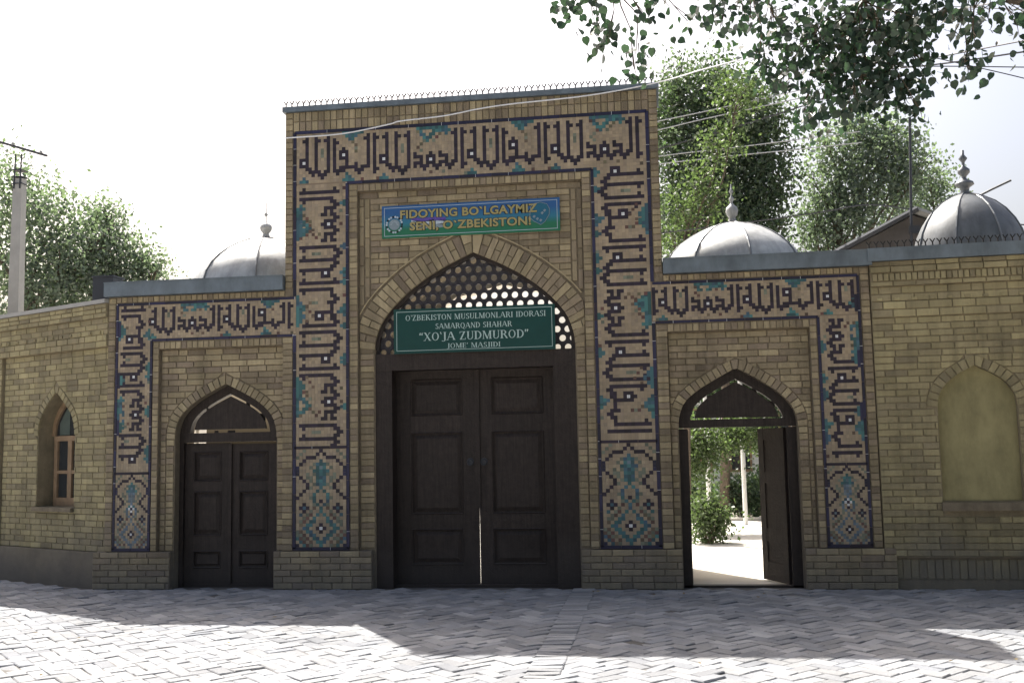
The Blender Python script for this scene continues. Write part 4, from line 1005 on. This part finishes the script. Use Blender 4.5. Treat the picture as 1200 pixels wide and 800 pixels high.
def tree(label, base, trunk_top, clumps, n, size, m, r0=.16, name='tree', cat='tree', group=None, m2=None, gap=.35):
    t = thing(name, label, cat, base, 0, group); B = Vector(base); rl = random.Random(len(label))
    cc = [Vector(c_[:3]) - B for c_ in clumps]; rad = [(c_[3],) * 3 if len(c_) == 4 else c_[3:6] for c_ in clumps]
    T = Vector(trunk_top) - B; mb = MB()
    mid = T * .5 + Vector((rl.uniform(-.2, .2), 0, 0)); mb.tube([(0, 0, -.1), mid * .5, mid, T], [r0 * 1.3, r0, r0 * .85, r0 * .6], 9); mb.build('trunk', BARK, t, smooth=True)
    lm = MB()
    for c_, r_ in zip(cc, rad):
        s_ = T * rl.uniform(.55, 1.0); m_ = (s_ + c_) / 2 + Vector((rl.uniform(-.2, .2), rl.uniform(-.2, .2), .15))
        lm.tube([s_, m_, c_], [r0 * .4, r0 * .25, r0 * .1], 6)
        for _ in range(7):
            e = c_ + Vector([rl.gauss(0, .5) * q_ for q_ in r_]); lm.tube([m_.lerp(c_, rl.uniform(.3, 1)), (c_ + e) / 2, e], [r0 * .12, r0 * .08, .006], 5)
    lm.build('limbs', BARK, t, smooth=True)
    leaf_mesh('crown', [tuple(c_) for c_ in cc], rad, n, size, m, t, gap=gap)
    if m2: leaf_mesh('sunny_foliage', [tuple(c_ + Vector((-.1 * r_[0], 0, .35 * r_[2]))) for c_, r_ in zip(cc, rad)], [tuple(q_ * .9 for q_ in r_) for r_ in rad], n // 3, size, m2, t, gap=gap)  # extra leaves shifted sunward; a paler material paints in the sunlight
    return t
def cl(px, py, Y, rpx, k=1.0):
    p_ = at(px, py, Y); r_ = rpx * (Y - CAM.y) / F; return (p_.x, Y, p_.z, r_, r_ * 1.0, r_ * k)
G = 'trees standing behind the gate'
def base(px, Y): return (at(px, 500, Y).x, Y, 0)
# left of the portal
tree('broad grey green tree filling the sky behind the utility pole', base(30, 9), tuple(at(35, 330, 9)), [cl(15, 225, 9, 42), cl(60, 265, 9, 45), cl(0, 300, 9.5, 55), cl(75, 320, 9, 45), cl(110, 285, 9.3, 34), cl(-60, 240, 9, 60), cl(40, 350, 8.6, 50)], 11000, .105, LEAFC, group=G, m2=LEAFC)
tree('lower grey green tree ending beside the left dome', base(130, 10), tuple(at(125, 340, 10)), [cl(120, 265, 10, 24), cl(135, 300, 10, 36), cl(165, 315, 10, 26), cl(95, 330, 9.8, 40), cl(150, 345, 10, 34), cl(182, 318, 10, 15), cl(125, 250, 10, 12)], 6500, .095, LEAFC, group=G, m2=LEAFC)
# right of the portal
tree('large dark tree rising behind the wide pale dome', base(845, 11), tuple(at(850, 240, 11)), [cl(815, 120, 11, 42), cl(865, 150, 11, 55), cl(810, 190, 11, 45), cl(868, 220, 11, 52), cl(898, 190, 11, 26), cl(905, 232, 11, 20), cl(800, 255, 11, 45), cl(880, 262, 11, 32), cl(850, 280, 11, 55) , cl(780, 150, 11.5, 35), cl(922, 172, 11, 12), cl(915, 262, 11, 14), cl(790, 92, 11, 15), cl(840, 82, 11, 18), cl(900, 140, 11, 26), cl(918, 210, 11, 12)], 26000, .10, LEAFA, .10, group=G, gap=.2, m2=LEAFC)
tree('bright yellow green sapling between portal edge and wide dome', base(800, 6), tuple(at(805, 270, 6)), [cl(800, 245, 6, 24), cl(825, 205, 6, 22), cl(845, 165, 6, 20), cl(790, 285, 6, 22), cl(865, 110, 6, 26), cl(835, 235, 6, 18)], 3600, .075, LEAFB, .07, group=G)
tree('open grey green tree between the wide dome and the mast', base(985, 13), tuple(at(985, 250, 13)), [cl(990, 178, 13, 32), cl(1035, 190, 13, 34), cl(978, 220, 13, 30), cl(1060, 215, 13, 24), cl(1015, 240, 13, 36), cl(1052, 172, 13, 20), cl(985, 265, 13, 34), cl(960, 290, 13, 20), cl(1005, 152, 13, 18), cl(962, 245, 13, 14), cl(950, 205, 13, 14), cl(1045, 150, 13, 13), cl(1022, 158, 13, 14), cl(1082, 185, 13, 13), cl(955, 270, 13, 20), cl(968, 165, 13, 13), cl(1070, 160, 13, 9)], 11000, .10, LEAFC, .12, group=G, m2=LEAFC)
tree('small grey green tree right of the mast behind the steep dome', base(1085, 14), tuple(at(1090, 250, 14)), [cl(1088, 205, 14, 22), cl(1075, 235, 14, 26), cl(1105, 238, 14, 24), cl(1060, 250, 14, 26), cl(1120, 255, 14, 18)], 3200, .10, LEAFC, .12, group=G)
# the near tree whose branches hang in from the top right; its trunk stands outside the picture
near = thing('overhanging_tree', 'near round leaved tree hanging its branches in from the top right', 'tree', (6.6, -6.2, 0))
B = Vector((6.6, -6.2, 0)); mb = MB(); mb.tube([(0, 0, -.1), (.1, 0, 1.5), (-.05, .1, 3.2), (-.3, .2, 5.0)], [.26, .2, .17, .13], 10); mb.build('trunk', BARK, near, smooth=True)
NC = []
def nc(px, py, Y, rx, ry, n): NC.append((at(px, py, Y) - B, rx * (Y - CAM.y) / F, ry * (Y - CAM.y) / F, n))
for q_ in ((668, 10, -5.8, 18, 16, 26), (700, 30, -5.8, 12, 16, 22), (690, 5, -5.7, 30, 10, 24), (714, 45, -5.8, 8, 9, 9), (655, -8, -5.8, 20, 10, 20), (755, 22, -5.6, 10, 12, 16), (748, 52, -5.6, 10, 18, 22), (742, 78, -5.6, 9, 8, 10), (775, 0, -5.6, 12, 8, 8),
           (808, 28, -5.5, 10, 14, 14), (835, 12, -5.4, 22, 14, 30), (845, 30, -5.4, 12, 10, 12), (870, 5, -5.3, 24, 14, 36), (880, 30, -5, 18, 14, 24),
           (905, 25, -4.6, 26, 26, 80), (890, 70, -4.4, 20, 20, 50), (920, 80, -4.4, 26, 26, 90), (950, 45, -4.5, 34, 38, 190), (990, 40, -4.5, 38, 40, 240), (1030, 40, -4.6, 36, 40, 220), (970, 95, -4.4, 30, 30, 130), (1010, 95, -4.5, 32, 30, 150), (1045, 95, -4.6, 28, 30, 130),
           (940, 130, -4.3, 16, 18, 40), (958, 150, -4.3, 10, 12, 18), (1000, 125, -4.5, 22, 14, 50), (1060, 120, -4.6, 18, 14, 40), (1078, 128, -4.7, 10, 8, 14), (1080, 75, -4.7, 18, 26, 60), (1070, 30, -4.8, 26, 30, 110), (1105, 20, -5.0, 18, 18, 34),
           (1118, 40, -5.4, 8, 26, 22), (1125, 80, -5.5, 14, 12, 14), (1142, 45, -5.5, 8, 34, 26), (1135, 88, -5.5, 10, 6, 6), (1160, 15, -5.5, 26, 14, 34), (1190, 22, -5.6, 16, 16, 24), (1196, 50, -5.6, 8, 14, 9), (1240, 10, -5.7, 40, 40, 90), (1300, -60, -5.8, 80, 80, 260), (1150, -60, -5.3, 80, 50, 320), (1000, -70, -4.8, 90, 60, 420), (860, -60, -5.2, 70, 45, 180), (740, -50, -5.6, 60, 30, 80)): nc(*q_)
lm = MB(); rl = random.Random(9)
hubs = [at(1330, -60, -5.8) - B, at(1150, -40, -5.2) - B, at(1010, 0, -4.6) - B, at(880, -30, -5.1) - B, at(720, -30, -5.6) - B]
lm.tube([(-.3, .2, 5.0), hubs[0], hubs[1], hubs[2]], [.11, .09, .06, .03], 8); lm.tube([hubs[1], hubs[3], hubs[4]], [.05, .03, .012], 7); lm.tube([(-.2, .15, 4.2), hubs[0] - Vector((.2, 0, .4)), at(1180, 0, -5.5) - B], [.08, .05, .02], 7)
lm.build('limbs', BARK, near, smooth=True)
tw = MB(); LV = []
for c_, rx, rz, n_ in NC:
    h_ = min(hubs, key=lambda q_: (q_ - c_).length); st = h_.lerp(c_, .35); st.z = max(st.z, c_.z + rz * .6)
    m_ = (st + c_) / 2 + Vector((rl.uniform(-.05, .05), 0, .05)); tw.tube([h_, st, m_, c_], [.009, .006, .004, .002], 4, 0, False)
    for _ in range(max(2, n_ // 7)):
        e = c_ + Vector((rl.gauss(0, .55) * rx, rl.gauss(0, .6) * max(rx, .12), rl.gauss(0, .5) * rz)); tw.tube([m_.lerp(c_, rl.random()), (c_ + e) / 2, e + Vector((0, 0, -.02))], [.004, .003, .0015], 3, 0, False)
        for _ in range(7): LV.append(e + Vector((rl.gauss(0, .055), rl.gauss(0, .07), rl.gauss(0, .06) - .02)))
    for _ in range(n_ // 3): LV.append(c_ + Vector((rl.uniform(-1, 1) * rx, rl.gauss(0, .2), rl.uniform(-1, 1) * rz)))
tw.build('twigs', BARK, near)
P = np.array([tuple(v) for v in LV]); N_ = len(P); a = rng.normal(size=(N_, 3)) * .7; a[:, 2] -= .8; a /= np.linalg.norm(a, axis=1)[:, None]; b = np.cross(a, rng.normal(size=(N_, 3)) + np.array([0, .8, 0])); b /= np.linalg.norm(b, axis=1)[:, None]; c3 = np.cross(a, b)
s_ = (.054 * rng.uniform(.65, 1.3, N_))[:, None]; loc = [(-.42, 0), (-.47, .16), (-.36, .34), (-.10, .44), (.18, .36), (.40, .16), (.62, 0), (.40, -.16), (.18, -.36), (-.10, -.44), (-.36, -.34), (-.47, -.16)]
V = np.stack([P + s_ * (u * a + v * b + .22 * abs(v) * c3) for u, v in loc], 1).reshape(-1, 3); nv = len(loc)
me = bpy.data.meshes.new('foliage'); me.vertices.add(len(V)); me.vertices.foreach_set('co', V.ravel()); me.loops.add(N_ * nv); me.loops.foreach_set('vertex_index', np.arange(N_ * nv)); me.polygons.add(N_)
me.polygons.foreach_set('loop_start', np.arange(N_) * nv); me.polygons.foreach_set('loop_total', np.full(N_, nv)); me.materials.append(LEAFN); me.update()
o = bpy.data.objects.new('foliage', me); C.objects.link(o); o.parent = near

P = [(4.6, -4.6, 8.3), (7.2, -3.6, 8.0), (6.6, -6.2, 8.8), (9.2, -5.2, 7.6), (2.9, -6.6, 8.6), (8.6, -8.0, 7.6)]  # unseen overhead crown, added to keep skylight off the gate and paving
lm = MB()
for q_ in P: e = Vector(q_) - B; lm.tube([(-.3, .2, 5.0), Vector((-.3, .2, 5.0)).lerp(e, .5) + Vector((0, 0, .4)), e], [.12, .08, .03], 7)
lm.build('upper_limbs', BARK, near, smooth=True)
leaf_mesh('crown', [tuple(Vector(q_) - B) for q_ in P], [(2.0, 2.0, 1.2)] * len(P), 14000, .13, LEAFN, near, gap=.1)
# unseen trees added over and behind the view point to block skylight
for k, (x, y, lb) in enumerate(((-6.5, -13.5, 'street tree across the road to the left'), (-.5, -16, 'street tree across the road behind the view point'), (6.5, -15, 'street tree across the road to the right'), (11.5, -9.5, 'street tree at the far right along the road'))):
    tree(lb, (x, y, 0), (x, y, 4.5), [(x, y, 6.5, 2.2), (x - 1.8, y + .4, 5.8, 1.8), (x + 1.8, y + .3, 6.0, 1.8), (x, y + 1.2, 5.2, 1.7), (x - .5, y, 8.4, 1.7), (x + .8, y + .4, 4.6, 1.5)], 9000, .22, LEAFN, .22, group='unseen trees added for shade')
# ------------------------------------------------------------------ garden seen through the open door
def bush(label, px, Y, w_px, h, m, n, size, name='garden_bush'):
    p_ = at(px, 600, Y); r_ = w_px * (Y - CAM.y) / F / 2; t = thing(name, label, 'bush', (p_.x, Y, 0), 0, 'bushes in the garden'); rb = random.Random(int(px * 7 + Y))
    st = MB()
    for _ in range(12): e = (rb.uniform(-r_, r_) * .7, rb.uniform(-r_, r_) * .5, h * rb.uniform(.5, .95)); st.tube([(e[0] * .2, e[1] * .2, -.04), (e[0] * .7, e[1] * .7, e[2] * .6), e], [.014, .010, .004], 4)
    st.build('stems', BARK, t)
    leaf_mesh('foliage', [(-.45 * r_, 0, h * .5), (.4 * r_, .1, h * .45), (0, 0, h * .68)], [(r_ * .55, r_ * .6, h * .42), (r_ * .6, r_ * .6, h * .38), (r_ * .5, r_ * .5, h * .34)], n, size, m, t, gap=.1)
bush('light green bush beside the sunlit path just inside the door', 831, 5.4, 40, .74, LEAFB, 2600, .07)
bush('low dark bush behind the light green one', 870, 11.2, 52, .85, LEAFA, 2600, .08)
bush('dark bush near the white wall at the far right of the doorway', 900, 12.0, 50, 1.0, LEAFA, 2200, .09)
bush('low bush at the foot of the far white pole', 815, 12.3, 60, .8, LEAFA, 1800, .10)
MB().box((-4.6, 10.22, -.035), (12, 10.34, .06)).build('kerb', PATH)['kind'] = 'structure'
gb = leaf_mesh('ground_cover', [(4.2, 12.3, .03)], [(3.0, 1.8, .12)], 5200, .08, LEAFA, None, gap=0); gb['kind'] = 'stuff'
for i, (px, Y, lb) in enumerate(((831, 9.2, 'white garden post left in the open doorway'), (873, 9.2, 'white garden post right in the open doorway'))):
    p_ = at(px, 590, Y); t_ = tag(MB().tube([(p_.x, Y, 0), (p_.x, Y, 3.1)], .045, 8).build('garden_post', WHITE), lb, 'post', 'white posts in the garden')
tree('bright green garden tree with leaves hanging behind the doorway top', (2.45, 8.2, 0), (2.6, 8.0, 2.4), [(2.95, 7.4, 1.7, .35, .4, .4), (3.2, 7.5, 1.4, .22, .3, .35), (3.75, 8, 1.85, .4, .4, .25), (4.2, 8.2, 1.8, .35, .4, .3), (2.8, 7.3, 1.25, .25, .3, .4), (3.5, 7.8, 1.75, .3, .3, .18)], 6500, .07, LEAFB, .06, group='trees in the garden')
tree('dark garden tree whose low branches shade the back of the doorway view', (4.6, 12.5, 0), (4.5, 12.5, 3.0), [(3.9, 12.4, 3.0, .8, .8, .6), (4.9, 12.4, 2.9, .8, .8, .75), (3.2, 12.6, 3.1, .6, .6, .5), (4.3, 12, 3.6, 1, 1, .5)], 8000, .10, LEAFA, .11, group='trees in the garden')
gh = thing('garden_house', 'white plastered garden house with tall windows beyond the bushes', 'building', (0, 16.2, 0))
MB().box((-4, 0, -.03), (12, 4, 3.5)).build('wall', WHITE, gh); MB().box((-4.3, -.5, 3.5), (12.3, 4.3, 3.62)).build('roof', GALV, gh)
for k in range(9):
    x = 1.0 + k * 1.05; f_ = MB(); f_.box((x, -.05, .85), (x + .6, -.002, 2.6)); f_ = f_.build('window', WOODL, gh); MB().box((x + .06, -.056, .92), (x + .27, -.0505, 2.52)).build('pane', GLASS, f_); MB().box((x + .33, -.056, .92), (x + .54, -.0505, 2.52)).build('pane', GLASS, f_)
